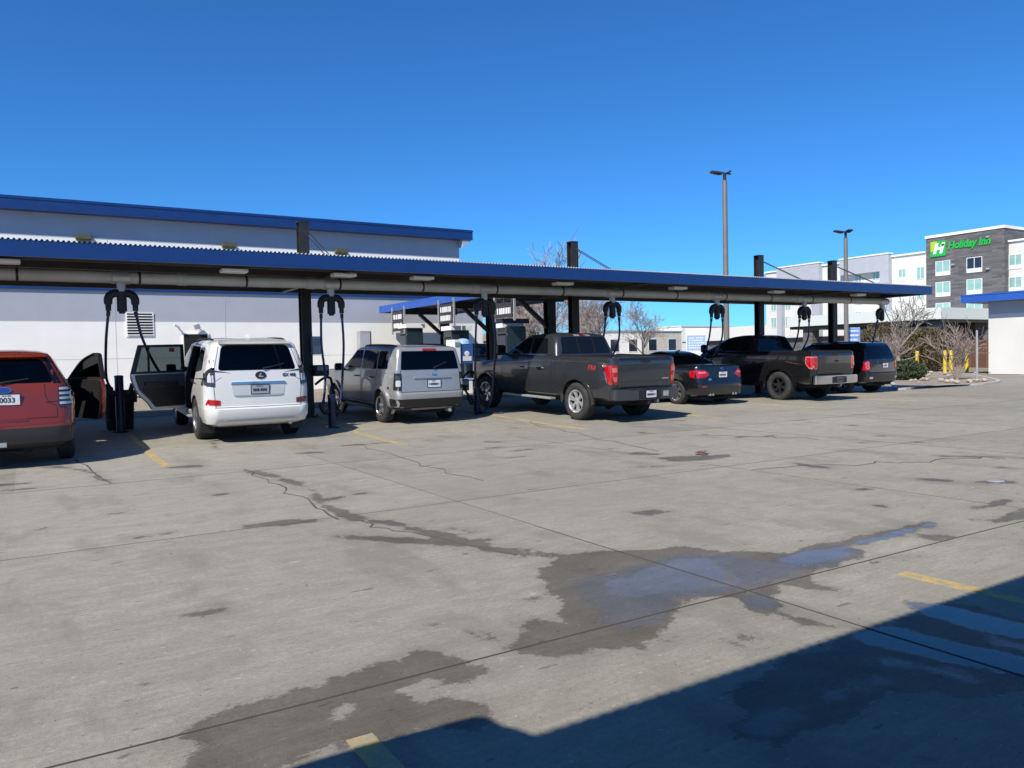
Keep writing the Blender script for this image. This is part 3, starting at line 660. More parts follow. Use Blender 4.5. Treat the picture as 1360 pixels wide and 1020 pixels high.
# trash barrel
t = empty('trash_barrel', (1.60, 17.85, gz(1.6, 17.8)), 'black plastic trash barrel with wide rim behind the navy hose post', 'trash can')
mb = MB(); mb.lathe([(0, .005), (.235, .005), (.25, .03), (.285, .68), (.30, .70)], (0, 0, 0), 'z', 28)
for zz in (.2, .4, .58): mb.lathe([(.262 + zz * .03, zz - .015), (.274 + zz * .03, zz), (.262 + zz * .03, zz + .015)], (0, 0, 0), 'z', 28)
mb.build('barrel', M['black'], t)
mb = MB(); mb.lathe([(.30, .56), (.335, .55), (.345, .77), (.33, .80), (.30, .79), (.285, .72), (.1, .66), (0, .66)], (0, 0, 0), 'z', 28); mb.build('rim', M['black'], t)
for s in (-1, 1):
    mb = MB(); mb.tube(bez([(s * .33, -.08, .66), (s * .385, -.06, .64), (s * .385, .06, .64), (s * .33, .08, .66)], 5), .016, 6); mb.build('handle', M['black'], t)

# ================================================================== WASH BUILDING
BX0, BX1 = -34, 18.3
wb = empty('wash_building', (0, 32, .33), 'long white wash building with grey band and blue roof edge behind the cars', 'building')
def WB(mb, nm, m_, par=wb, **k):
    mb.v = [v - wb.location for v in mb.v]; return mb.build(nm, m_, par, None, **k)
mb = MB(); mb.box(BX0, BX1, 32, 40, .2, 3.10, 0); mb.box(BX0, BX1, 32.004, 40, 3.10, 4.20, 1)
WB(mb, 'lower_wall', [M['white'], M['grey']])
mb = MB(); mb.box(BX0 - .06, BX1 + .06, 31.94, 40.2, 4.20, 4.62); WB(mb, 'lower_fascia', M['blue'])
mb = MB(); mb.box(BX0, BX1 - .1, 34, 48, 4.62, 6.33, 0); mb.box(BX0, BX1 - .1, 34.004, 48, 6.33, 7.22, 1); WB(mb, 'upper_wall', [M['white'], M['grey']])  # upper grey band puts the eave's shade into the wall colour
mb = MB(); mb.box(BX0 - .5, BX1 + .45, 33.58, 48.5, 7.22, 7.70); mb.box(BX0 - .52, BX1 + .47, 33.56, 48.52, 7.60, 7.66); WB(mb, 'roof_fascia', M['blue'])
mb = MB(); mb.prism([(BX1 + .42, 7.218), (BX1 - .098, 7.218), (BX1 - .098, 6.86)], 'y', 33.62, 48.3); WB(mb, 'eave_bracket', M['grey'])
jl = mat('stucco joint', (.5, .5, .5), .9)
mb = MB()
for i in range(14): x = BX0 + 2.2 + 3.85 * i; mb.box(x - .008, x + .008, 31.996, 31.999, .35, 4.19)
mb.box(BX0, BX1, 31.996, 31.999, 1.72, 1.735); mb.box(BX0, BX1, 31.996, 31.999, 3.088, 3.10)
for i in range(14): x = BX0 + 2.2 + 3.85 * i; mb.box(x - .008, x + .008, 33.996, 33.999, 5, 7.2)
WB(mb, 'wall_joint', jl, fix=False)
lv = WB(MB().box(3.18, 4.13, 31.97, 31.998, 2.53, 3.42), 'louvre', M['white'])
mb = MB()
for i in range(8):
    z = 2.58 + i * .102; mb.box(3.23, 4.08, 31.945, 31.966, z, z + .034)
    mb.box(3.23, 4.08, 31.9665, 31.9695, z + .036, z + .098, 1)  # black strips put the shade between the slats into colour
mb.v = [v - wb.location for v in mb.v]; mb.build('louvre_slats', [M['signwhite'], M['gap']], lv)
dr = WB(MB().box(5.16, 6.01, 31.97, 31.998, .34, 2.61), 'door', M['gap'])  # flat black sheet stands in for the shade inside the open doorway
mb = MB(); mb.box(5.11, 5.155, 31.95, 31.998, .34, 2.66); mb.box(6.015, 6.06, 31.95, 31.998, .34, 2.66); mb.box(5.156, 6.014, 31.95, 31.998, 2.615, 2.66)
mb.v = [v - wb.location for v in mb.v]; mb.build('door_frame', M['white'], dr)
mb = MB(); mb.tube([(5.93, 31.97, 1.3), (5.93, 31.9, 1.3), (5.82, 31.9, 1.3)], .014, 6); mb.v = [v - wb.location for v in mb.v]; mb.build('door_handle', M['galv'], dr)
mb = MB(); mb.tube([(4.82, 31.8, 2.97), (5.0, 31.83, 2.86)], .05, 12); mb.obox((4.9, 31.85, 2.93), (4.9, 31.999, 2.96), .04, .04); WB(mb, 'camera_housing', M['winframe'])
mb = MB(); mb.obox((5.52, 31.82, 2.86), (5.72, 31.83, 2.92), .12, .18); mb.tube([(5.62, 31.85, 2.96), (5.62, 31.98, 2.98)], .025, 8); WB(mb, 'flood_lamp', M['galv'])
for x in (-3.3, 2.04, 7.34, 12.17):
    mb = MB(); mb.box(x - .27, x + .27, 33.7, 33.995, 6.28, 6.46); mb.box(x - .22, x + .22, 33.72, 33.98, 6.22, 6.279); o = WB(mb, 'wall_lamp', M['olive'], bevel=.01)
# utility cabinet at the wall
cbx = empty('utility_cabinet', (12.2, 31.5, .33), 'tall grey cabinet with dark side standing against the white wall', 'cabinet')
mb = MB(); mb.box(-.24, .24, -.2, .2, 0, 2.38); mb.build('case', mat('weathered grey cabinet', (.34, .34, .33), .6, 0, 0, .15, 3), cbx, bevel=.02)
mb = MB(); mb.box(-.2, .2, -.21, -.201, .1, 2.28); mb.build('door_panel', M['grey'], cbx)
mb = MB(); mb.box(.241, .26, -.2, .2, .02, 2.37); mb.build('side_cover', M['steel'], cbx)

# ================================================================== PAY LANE CANOPY
PX0, PX1, PY0, PY1 = 12.9, 16.6, 20.75, 31.45
pc = empty('pay_canopy', (15, 25.6, .33), 'smaller bright blue edged canopy over the pay lanes with slanted braces', 'canopy')
def PC(mb, nm, m_, par=pc, **k):
    mb.v = [v - pc.location for v in mb.v]; return mb.build(nm, m_, par, None, **k)
mb = MB(); mb.box(PX0, PX0 + .04, PY0, PY1, 3.47, 3.76); mb.box(PX1 - .04, PX1, PY0, PY1, 3.47, 3.76); mb.box(PX0 + .041, PX1 - .041, PY0, PY0 + .04, 3.47, 3.76); mb.box(PX0 + .041, PX1 - .041, PY1 - .04, PY1, 3.47, 3.76)
PC(mb, 'fascia', mat('sun lightened blue metal', (.022, .10, .42), .4, 0, .2, .1, 3))  # canopy blue made lighter: sun on the left face put into the colour
PC(MB().box(PX0 + .045, PX1 - .045, PY0 + .045, PY1 - .045, 3.56, 3.72), 'roof', [M['soffit']])
for y in (21.7, 25.6, 29.45):
    mb = MB(); hcolumn(mb, 15, y, .33, 3.3, .30, .03); mb.box(14.75, 15.25, y - .25, y + .25, .33, .36); PC(mb, 'column', M['steel'])
    PC(MB().box(13.05, 15.55, y - .1, y + .1, 3.305, 3.555), 'beam', M['steel'])
    mb = MB(); mb.obox((14.9, y, 2.45), (13.85, y, 3.32), .13, .13); PC(mb, 'brace', M['steel'])
def words(mb, to3, w_, h_, rows, seed, mi=0, fill=.62):        # rows of unreadable block lettering
    rnd = random.Random(seed)
    for r_ in range(rows):
        zc = h_ / 2 - h_ * (r_ + .5) / rows; hh = h_ / rows * fill / 2; x = -w_ / 2
        while x < w_ / 2 - .02:
            l = rnd.uniform(.06, .12) * w_
            x1 = min(x + l, w_ / 2)
            mb.add([to3((x, zc - hh, .004)), to3((x1, zc - hh, .004)), to3((x1, zc + hh, .004)), to3((x, zc + hh, .004))], [(0, 1, 2, 3)], mi)
            x = x1 + w_ * (.03 if rnd.random() < .8 else .08)
for y, z0, z1, lab, k in ((29.35, 2.62, 3.42, 'small hanging lane sign with two white lines, farthest from the camera', 0), (25.1, 2.72, 3.42, 'hanging lane sign with two white lines above the silver car roof', 1), (21.1, 2.72, 3.44, 'hanging FAST PASS lane sign nearest the grey pickup', 2)):
    sg = empty('lane_sign', (12.86, y, z0), lab, 'sign', 'lane signs on the pay canopy')
    mb = MB(); mb.box(-.025, .025, -.52, .52, 0, z1 - z0); mb.build('panel', M['signdark'], sg)
    for s in (-1, 1):
        mb = MB(); mb.box(-.03, .03, s * .60 - .025, s * .60 + .025, -.12, 3.6 - z0); mb.build('pole', M['galv'], sg)
    mb = MB(); mb.box(-.015, .015, -.575, -.521, .1, .14); mb.box(-.015, .015, .521, .575, .1, .14); mb.box(-.015, .015, -.575, -.521, .6, .64); mb.box(-.015, .015, .521, .575, .6, .64); mb.build('clip', M['galv'], sg)
    mb = MB(); h_ = z1 - z0
    to3 = frame((-.027, 0, h_ * .72), (0, -1, 0), (0, 0, 1)); to3b = frame((-.027, 0, h_ * .28), (0, -1, 0), (0, 0, 1))
    if k == 2:
        vs, fs = textgeo('FAST PASS', .185, .003, 0, .006); mb.add([to3((p.x, p.y, .003)) for p in vs], fs)
    else: words(mb, to3, .82, .2, 1, 5 + k, fill=.95)
    mb.build('lettering', M['signwhite'], sg, fix=False); mb = MB()
    words(mb, to3b, .82, .2, 1, 15 + k, fill=.95)
    mb.build('lettering', M['signwhite'], sg, fix=False)
for (x, y, h_, hd, lab) in ((13.22, 28.9, 2.38, 'white', 'dark pay kiosk with a white header, in the farthest pay lane'), (13.3, 25.2, 2.14, 'white', 'dark pay kiosk with a white header, seen over the silver car roof'), (13.35, 21.5, 2.12, 'blue', 'pay kiosk with a navy and white header, seen over the grey pickup hood')):
    k = empty('pay_kiosk', (x, y, .33), lab, 'kiosk', 'pay kiosks')
    mb = MB(); mb.box(-.36, .36, -.32, .32, .0, h_); mb.build('cabinet', mat('dark teal cabinet', (.02, .032, .04), .35, 0, .2, .15, 3), k, bevel=.02)
    mb = MB(); mb.box(-.373, -.361, -.24, .24, .95, h_ - .3); mb.build('screen', M['navyglass'], k)
    mb = MB()
    if hd == 'white': mb.box(-.42, .42, -.4, .4, h_ + .002, h_ + .16); mb.build('header', M['signwhite'], k, bevel=.01)
    else:
        mb.box(-.46, .56, -.22, .22, h_ + .10, h_ + .25); mb.build('header', M['bluepost'], k, bevel=.01)
        mb = MB(); mb.box(-.46, .36, -.2, .2, h_ - .05, h_ + .098); mb.build('header_band', M['signwhite'], k, bevel=.01)
    mb = MB(); mb.box(-.36, -.3, -.32, .32, h_ - .28, h_ - .24); mb.build('slot_hood', M['galv'], k)

# vending unit with blue front
v = empty('vending_unit', (11.72, 22.0, .33), 'white and blue vending unit with domed top between the silver car and the grey pickup', 'vending machine')
mb = MB(); mb.box(-.36, -.12, -.3, .25, .95, 1.72, 0); mb.build('cabinet', M['signwhite'], v, bevel=.02)
mb = MB(); mb.box(-.3, .34, -.2, .24, 0, .45, 0); mb.build('pedestal', M['signwhite'], v, bevel=.02)
mb = MB(); mb.box(-.34, .36, -.22, .24, .452, .50); mb.build('tray', M['signblue'], v)
mb = MB(); mb.box(-.118, .36, -.24, .25, .95, 1.58, 0); mb.build('front', mat('vending blue', (.03, .10, .38), .3, 0, .5, .2, 6), v, bevel=.02)
mb = MB(); mb.lathe([(0, .18), (.12, .165), (.22, .10), (.25, 0)], (.12, 0, 1.585), 'z', 20); mb.build('dome', M['signblue'], v)
mb = MB(); mb.box(-.02, .28, -.252, -.241, 1.05, 1.2, 0); mb.lathe([(.0, -.26), (.085, -.255), (.085, -.242)], (.12, 0, 1.28), 'y', 16); mb.build('window', M['signwhite'], v)
mb = MB(); mb.box(-.32, -.17, -.312, -.301, 1.5, 1.64); mb.build('screen', mat('pale blue screen', (.15, .33, .45), .2), v)
mb = MB(); mb.tube([(-.1, 0, .5), (-.1, 0, .95)], .04, 8); mb.tube([(.2, 0, .5), (.2, 0, .95)], .04, 8); mb.build('leg', M['galv'], v)

# ================================================================== RIGHT WASH BUILDING
rb = empty('wash_building', (44, 12, 0), 'white building with blue roof edge at the right edge of the photo', 'building')
def RB(mb, nm, m_, **k): mb.v = [q - rb.location for q in mb.v]; return mb.build(nm, m_, rb, None, **k)
mb = MB(); mb.box(44, 54, -4, 22.28, 0, 3.20, 0); mb.box(44.003, 54, -4, 22.278, 3.20, 3.86, 1); RB(mb, 'wall', [M['hotelwhite'], M['grey']])
mb = MB(); mb.box(43.2, 54.5, -4.6, 23.3, 3.862, 4.30); mb.box(43.18, 54.52, -4.62, 23.32, 4.22, 4.27); RB(mb, 'roof_fascia', MATS['sun lightened blue metal'])
mb = MB()
for i in range(6): mb.box(43.996, 43.999, 20.2 - 3.6 * i - .008, 20.2 - 3.6 * i + .008, .05, 3.85)
RB(mb, 'wall_joint', jl, fix=False)

# ================================================================== HOTEL
HX = 115.0
inn = empty('hotel', (HX, 75, 0), 'white four storey hotel with grey panels and dark stone sign tower', 'hotel')
def IN(mb, nm, m_, par=inn, **k): mb.v = [q - inn.location for q in mb.v]; return mb.build(nm, m_, par, None, **k)
IN(MB().box(HX, HX + 18, 30, 97, 3.9, 15.75), 'wall', M['hotelwhite'])
IN(MB().box(HX + .4, HX + 17, 30.5, 118, 0, 3.9), 'stone_base', M['stone'])
mb = MB(); mb.box(HX - .25, HX + 18.2, 29.8, 56.08, 15.755, 16.0); mb.box(HX - .25, HX + 18.2, 67.15, 97.2, 15.755, 16.0); IN(mb, 'parapet_cap', M['signwhite'])
IN(MB().box(HX + .2, HX + 14, 97.01, 118, 3.9, 6.4), 'low_wing', M['hotelwhite'])
IN(MB().box(HX - .2, HX + 17.4, 67.2, 118.4, 3.66, 3.895), 'base_canopy', M['steel'])
for y0, y1 in ((72.6, 81.2), (85.1, 93.9)):
    mb = MB(); mb.box(HX - .9, HX - .02, y0, y1, 13.7, 16.25, 0); mb.box(HX - .9, HX - .02, y0, y0 + 1.5, 3.9, 13.698, 0)
    if y0 > 80: mb.box(HX - .9, HX - .02, y1 - 1.0, y1, 3.9, 13.698, 0)
    IN(mb, 'grey_panel', M['grey'])
    IN(MB().box(HX - 1.0, HX + .2, y0 - .1, y1 + .1, 16.252, 16.45), 'panel_cap', M['signwhite'])
TY0, TY1, TX = 55.55, 66.45, 113.8
IN(MB().box(TX, HX + 12, TY0, TY1, .1, 17.65), 'stone_tower', M['stone'])
IN(MB().box(TX - .12, HX + 12.2, TY0 - .12, TY1 + .12, 17.653, 18.03), 'tower_cap', M['signwhite'])
def window(y, z, w_, h_, x, dark=False, slim=False):
    f = MB(); t_ = .09
    f.box(x - .06, x - .002, y - w_ / 2, y + w_ / 2, z, z + t_ + (.5 if not slim else 0)); f.box(x - .06, x - .002, y - w_ / 2, y + w_ / 2, z + h_ - t_, z + h_)
    lo = z + t_ + (.5 if not slim else 0)
    for yy in (y - w_ / 2 + t_ / 2, y, y + w_ / 2 - t_ / 2): f.box(x - .06, x - .002, yy - t_ / 2, yy + t_ / 2, lo + .001, z + h_ - t_ - .001)
    fr = IN(f, 'window', M['winframe'])
    g_ = MB().box(x - .03, x - .004, y - w_ / 2 + t_, y + w_ / 2 - t_, lo + .002, z + h_ - t_ - .002)
    g_.v = [q - inn.location for q in g_.v]; g_.build('pane', M['navyglass'] if dark else M['innglass'], fr)
for zi, z in enumerate((5.9, 8.95, 12.0)):
    for yi, y in enumerate((63.95, 59.5)):
        window(y, z, 2.15, 2.15, TX, dark=(zi == 2 and yi == 1))
    for y in (54.7, 50.6, 46.5): window(y, z, 1.7, 2.0, HX)
    for y in (68.0, 70.9, 75.3, 78.4, 83.1, 86.9, 89.3, 92.2, 95.3): window(y, z - .1, 1.25, 1.85, HX, slim=(y < 70 or y > 82))
# porte cochere in front of the tower
cc = onX(1250, 408, 97)
mb = MB(); mb.box(97, 113.78, cc.y, 78, 5.1, 6.55); IN(mb, 'porch_roof', mat('pale porch fascia', (.62, .66, .63), .6))
mb = MB(); mb.box(97.3, 113.7, cc.y + .3, 77.7, 4.7, 5.098); IN(mb, 'porch_soffit', M['steel'])
for x, y in ((98.6, cc.y + 1.5), (98.6, 75), (110, cc.y + 1.5)):
    IN(MB().box(x - .8, x + .8, y - .8, y + .8, 0, 4.698), 'porch_pier', M['stone'])
for y, z in ((62.4, 13.3), (57.6, 12.2), (57.6, 16.6)):
    IN(MB().box(TX - .3, TX - .002, y - .22, y + .22, z, z + .22), 'wall_lamp', M['galv'])
# the roof sign
a = onX(1236.5, 320.5, TX); b = onX(1256.5, 340.5, TX)
hs = empty('hotel_sign', (TX, 62, 14), 'green illuminated hotel name sign with square logo on the stone tower', 'sign')
sc = Vector((TX - .16, (a.y + b.y) / 2, (a.z + b.z) / 2)); half = abs(a.y - b.y) / 2
mb = MB(); mb.box(TX - .16, TX - .01, sc.y - half, sc.y + half, sc.z - half, sc.z + half)
mb.v = [q - hs.location for q in mb.v]; mb.build('logo_panel', M['green'], hs)
fr_ = frame((TX - .162, sc.y, sc.z), (0, -1, 0), (0, 0, 1))
mb = MB(); mb.add([fr_(p) for p in ((-half * .98, half * .98, .006), (-half * .98, -half * .35, .006), (-half * .5, -half * .2, .006), (-half * .1, half * .98, .006))], [(0, 1, 2, 3)])
mb.v = [q - hs.location for q in mb.v]; mb.build('logo_corner', M['lime'], hs, fix=False)
vs, fs = textgeo('H', half * 1.75, .02, .28, half * .10); mb = MB(); mb.add([fr_((p.x, p.y - .05, .03 + p.z)) for p in vs], fs)
hb = half
mb.add([fr_(p) for p in ((hb * .3, hb * .38, .05), (hb * .55, hb * .22, .05), (hb * .98, hb * .42, .05), (hb * .95, hb * .56, .05), (hb * .6, hb * .55, .05))], [(0, 1, 2, 3, 4)])
mb.v = [q - hs.location for q in mb.v]; mb.build('logo_letter', M['signwhite'], hs, fix=False)
a = onX(1259, 331, TX); b = onX(1316, 321, TX); wd = abs(a.y - b.y)
vs, fs = textgeo('Holiday Inn', 1.0, .05, .22, .034, .98); mnx = min(p.x for p in vs); mxx = max(p.x for p in vs); k = wd / (mxx - mnx)
fr2 = frame((TX - .1, (a.y + b.y) / 2, sc.z + .22), (0, -1, 0), (0, 0, 1))
mb = MB(); mb.add([fr2((p.x * k, p.y * k * 1.12, p.z)) for p in vs], fs); mb.v = [q - hs.location for q in mb.v]; mb.build('lettering', M['green'], hs, fix=False)

# ================================================================== POSTS, SIGNS, BOLLARDS, FENCE AT THE RIGHT
def lamp_post(x, y, h_, head, label, r_=.11, galv=True):
    l = empty('lamp_post', (x, y, 0), label, 'lamp post', 'parking lot lamp posts')
    mb = MB(); mb.lathe([(.26, 0), (.26, .6), (.24, .62), (r_, .63)], (0, 0, 0), 'z', 16); mb.build('footing', MATS['pale kerb concrete'], l)
    mb = MB(); mb.tube([(0, 0, .6), (0, 0, h_ - .3)], [r_ * 1.15, r_ * .95], 12); mb.build('pole', mat('weathered pole', (.20, .185, .17), .55, .2, 0, .12, 3), l)
    mb = MB(); mb.tube([(0, 0, h_ - .42), (0, 0, h_ + .05)], r_ * .62, 10); mb.build('tenon', M['steel'], l)
    for (dx, dy, ln) in head:
        mb = MB(); e = Vector((dx, dy, .06)); mb.obox((e.x * .1, e.y * .1, h_ + .02), (e.x * ln, e.y * ln, h_ + .1), .34, .07); mb.obox((e.x * .2, e.y * .2, h_ - .03), (e.x * ln * .8, e.y * ln * .8, h_ + .035), .22, .03); mb.build('lamp_head', M['steel'], l)
p = onY(962.3, 231, 25)
lamp_post(p.x, p.y, p.z, [(-.85, .53, .62), (.85, -.53, .25)], 'tall grey lamp post rising above the middle of the canopy', .115)
p = onY(1123, 309, 27)
lamp_post(p.x, p.y, p.z, [(-.85, .53, .62), (-.1, -.9, .4)], 'shorter lamp post with dark head in front of the hotel', .11)
def board(name, x, y, z0, z1, w_, label, m1, seed, rows, border, legs, m2):
    s = empty(name, (x, y, 0), label, 'sign', None, (0, 0, R(-30)))
    mb = MB(); mb.box(-w_ / 2, w_ / 2, -.03, .03, z0, z1); mb.build('board', m1, s)
    mb = MB(); mb.box(-w_ / 2 * .92, w_ / 2 * .92, -.036, -.031, z0 + (z1 - z0) * border, z1 - (z1 - z0) * border); mb.build('face', m2, s)
    mb = MB(); words(mb, frame((0, -.037, (z0 + z1) / 2), (1, 0, 0), (0, 0, 1)), w_ * .74, (z1 - z0) * (1 - 2.4 * border), rows, seed, fill=.42); mb.build('lettering', M['signwhite'], s, fix=False)
    for q in legs: mb = MB(); mb.box(q - .03, q + .03, .032, .09, 0, z0 + .4); mb.build('leg', M['galv'], s)
p = onY(924.5, 455, 36)
board('notice_board', p.x, p.y, 1.2, 3.05, 1.3, 'white notice board with pale blue centre beyond the navy sedan', M['signwhite'], 3, 5, .24, (-.5, .5), M['signblue'])
p = onY(1133.5, 446, 27.3)
board('blue_sign', p.x, p.y, 1.6, 2.72, .72, 'small blue sign with rows of white text beside the shorter lamp post', M['signblue'], 6, 4, .05, (0,), mat('sign mid blue', (.13, .27, .62), .5))
bolls = ((1218, 497, 'leftmost yellow bollard, before the round brown bush'), (1255, 495, 'yellow bollard right of the round brown bush'), (1263, 494.5, 'yellow bollard behind the vase shaped bare shrub'), (1284, 494, 'rightmost yellow bollard before the brown fence'))
bp = []
for px, py, lab in bolls:
    p = onG(px, py); bp.append(p); b_ = empty('bollard', p, lab, 'bollard', 'yellow bollards')
    mb = MB(); mb.tube([(0, 0, 0), (0, 0, 1.25)], .10, 14); mb.lathe([(.1, 1.25), (.08, 1.30), (.0, 1.32)], (0, 0, 0), 'z', 14); mb.build('post', M['yellow'], b_)
    mb = MB(); mb.lathe([(.104, 1.0), (.108, 1.01), (.108, 1.05), (.104, 1.06)], (0, 0, 0), 'z', 14); mb.build('band', M['galv'], b_)
for a, b, lab in ((bp[2], bp[3], 'sagging chain between the two right bollards'), (bp[0] + Vector((-2.2, 1.0, 0)), bp[0], 'sagging chain running left from the leftmost bollard')):
    mb = MB(); mb.tube([a.lerp(b, t / 10) + Vector((0, 0, 1.03 - .35 * (t / 10) * (1 - t / 10) * 4 * .6)) for t in range(11)], .022, 5)
    tag(mb.build('chain', M['galv'], loc=tuple(a)), lab, 'chain', 'bollard chains')
p = onG(1297.5, 508)
sp_ = empty('bare_pole', p, 'thin bare grey pole standing at the right end of the gravel bed', 'pole'); mb = MB(); mb.tube([(0, 0, 0), (0, 0, 2.15)], .04, 10); mb.lathe([(.04, 2.15), (.0, 2.17)], (0, 0, 0), 'z', 10); mb.build('tube', M['galv'], sp_)
mb = MB(); mb.lathe([(.14, 0), (.12, .05), (.04, .07)], (0, 0, 0), 'z', 12); mb.build('footing', MATS['pale kerb concrete'], sp_)
a = onG(1277, 494.5); a = onY(1270, 480, 33); b = onY(1325, 480, 29)
fn = empty('board_fence', (a.x, a.y, 0), 'red brown board fence between the bollards and the white building', 'fence')
mb = MB(); d = Vector((b.x - a.x, b.y - a.y, 0)); n = int(d.length / .15)
for i in range(n):
    q0 = d * (i / n); q1 = d * ((i + .93) / n); mb.obox(q0 + Vector((0, 0, 1.0)), q1 + Vector((0, 0, 1.0)), .025, 2.0 + .02 * math.sin(i * 2.1))
mb.build('boards', M['wood'], fn, fix=False)
for i in range(0, 6): q = d * (i / 5); mb = MB(); mb.box(q.x - .06, q.x + .06, q.y + .05, q.y + .17, 0, 2.05); mb.build('fence_post', M['wood'], fn)
mb = MB(); mb.obox((0, .05, 1.9), d + Vector((0, .05, 1.9)), .03, .1); mb.build('rail', M['wood'], fn)

# ================================================================== TREES AND SHRUBS
def branchy(rnd, p, d, ln, r_, lvl, kids, out, up=.25, jit=.35, rmin=.01, segs=3):
    path = [p.copy()]; rs = [r_]; dd = d.copy()
    for i in range(segs):
        dd = (dd + Vector((rnd.uniform(-1, 1), rnd.uniform(-1, 1), rnd.uniform(-.6, 1) + up)) * jit * .5).normalized()
        path.append(path[-1] + dd * ln / segs); rs.append(max(rmin, r_ * (1 - .55 * (i + 1) / segs)))
    out.append((path, rs, lvl))
    if lvl <= 0: return
    k = kids[len(kids) - lvl] if lvl <= len(kids) else kids[0]
    for i in range(k):
        t = rnd.uniform(.35, 1.0); j = min(int(t * segs), segs - 1); q = path[j].lerp(path[j + 1], t * segs - j)
        ax = (path[j + 1] - path[j]).normalized(); s = Vector((rnd.uniform(-1, 1), rnd.uniform(-1, 1), rnd.uniform(-.3, .6)))
        s = (s - ax * s.dot(ax)); s = s.normalized() if s.length > .01 else Vector((1, 0, 0))
        nd = (ax * rnd.uniform(.6, 1.0) + s * rnd.uniform(.5, .95)).normalized()
        branchy(rnd, q, nd, ln * rnd.uniform(.5, .74), max(rmin, rs[j] * rnd.uniform(.45, .62)), lvl - 1, kids, out, up, jit, rmin, max(2, segs - 1))
def bare_tree(seed, h_, tr, kids=(9, 6, 5, 4), up=.3, lean=0, mats=('bark', 'twig'), rmin=.012, multi=1):
    rnd = random.Random(seed); out = []
    for m_ in range(multi):
        d = Vector((rnd.uniform(-.1, .1) + lean, rnd.uniform(-.1, .1), 1)) if multi == 1 else Vector((rnd.uniform(-.5, .5), rnd.uniform(-.5, .5), 1))
        branchy(rnd, Vector((rnd.uniform(-.05, .05) * (multi > 1), rnd.uniform(-.05, .05) * (multi > 1), 0)), d.normalized(), h_ * .62, tr, len(kids), kids, out, up, .22, rmin, 5)
    top = max(q.z for pth, _, _ in out for q in pth); s = h_ / top
    t_ = MB(); c = MB()
    for pth, rs, lvl in out:
        pth = [q * s for q in pth]
        if lvl >= len(kids) - 1: t_.tube(pth, rs, 7, 0, lvl == len(kids))
        else: c.tube(pth, rs, 3, 0, False)
    return t_, c
def plant_tree(name, loc, protos, label, cat, group=None, rot=0, s=1):
    o = empty(name, loc, label, cat, group, (0, 0, rot)); o.scale = (s, s, s)
    for nm, me in protos:
        ob = bpy.data.objects.new(nm, me); COL.objects.link(ob); ob.parent = o
    return o
def proto(seed, h_, tr, **k):
    mk = k.pop('mk', ('bark', 'twig')); t_, c = bare_tree(seed, h_, tr, **k)
    r_ = []
    for nm, mb, m_ in (('trunk', t_, M[mk[0]]), ('crown', c, M[mk[1]])):
        ob = mb.build(nm, m_, fix=False, ang=70); me = ob.data; bpy.data.objects.remove(ob); r_.append((nm, me))
    return r_
M['paletwig'] = mat('pale pruned bark', (.26, .235, .20), .85, 0, 0, .2, 8)
TP = [proto(11, 10, .20, rmin=.017, up=.32, kids=(9, 6, 5, 3)), proto(23, 9, .17, rmin=.017, up=.22, kids=(8, 5, 5, 3)), proto(37, 12, .2, rmin=.024, up=.7, kids=(11, 5, 4, 3))]
far = [(855, 62, 1, .86, 'bare tree with open round crown standing alone right of the grey pickup roof'), (800, 66, 0, .95, 'bare brownish tree behind the hose drop above the grey pickup'), (765, 72, 1, 1.0, 'bare tree just right of the tall canopy post'),
       (728, 78, 2, 1.36, 'tallest bare tree, its reddish top showing above the canopy roof'), (700, 60, 0, .9, 'bare tree among the trunks left of the canopy post'), (672, 64, 1, .88, 'leftmost bare tree, half hidden by the hose drop at the pickup hood'),
       (718, 54, 2, .62, 'small upright bare tree over the grey pickup windshield'), (686, 84, 2, 1.05, 'upright bare tree far behind the pay lanes'), (783, 90, 2, .9, 'distant upright bare tree behind the grey pickup cab')]
for px, Y, k, s, lab in far:
    p = onY(px, 460, Y); plant_tree('bare_tree', (p.x, p.y, 0), TP[k], lab, 'tree', 'bare trees beyond the lot', px * .37, s)
# pruned tree, vase shrub and bushes of the bed
p = onG(1196, 500)
plant_tree('bare_tree', (p.x, p.y, .05), proto(5, 5.0, .13, rmin=.014, up=.16, kids=(7, 5, 4), mk=('paletwig', 'paletwig')), 'small pale pruned tree at the end of the canopy before the hotel', 'tree')
p = onG(1271, 506)
plant_tree('bare_shrub', (p.x, p.y, .05), proto(8, 3.0, .04, rmin=.008, up=.5, kids=(4, 3, 2), multi=7), 'vase shaped bare shrub in the gravel bed before the yellow bollards', 'shrub')
p = onG(1176, 503)
plant_tree('bare_shrub', (p.x, p.y, .05), proto(9, 2.4, .04, rmin=.008, up=.3, kids=(4, 4, 3), multi=6), 'tangled bare shrub beside the last black car', 'shrub')
p = onG(1330, 470 + 26); 
def leafcloud(mb, rnd, n, rx, ry, rz, zc, sz, flat=0):
    for i in range(n):
        while True:
            q = Vector((rnd.uniform(-1, 1), rnd.uniform(-1, 1), rnd.uniform(-1, 1)))
            l = q.length
            if .35 < l < 1 and noise.noise(q * 2.1 + Vector((sz * 50, 0, 0))) > -.22 - (1 - l) * .5: break
        c = Vector((q.x * rx, q.y * ry, zc + q.z * rz))
        if c.z < .03: continue
        a = Vector((rnd.uniform(-1, 1), rnd.uniform(-1, 1), rnd.uniform(-1, 1) * (1 - flat))).normalized(); b = a.cross(Vector((rnd.uniform(-1, 1), rnd.uniform(-1, 1), rnd.uniform(-1, 1)))).normalized()
        s = sz * rnd.uniform(.6, 1.3); mb.add([c - a * s, c + b * s * .5, c + a * s, c - b * s * .5], [(0, 1, 2, 3)], 0 if rnd.random() < .6 else 1)
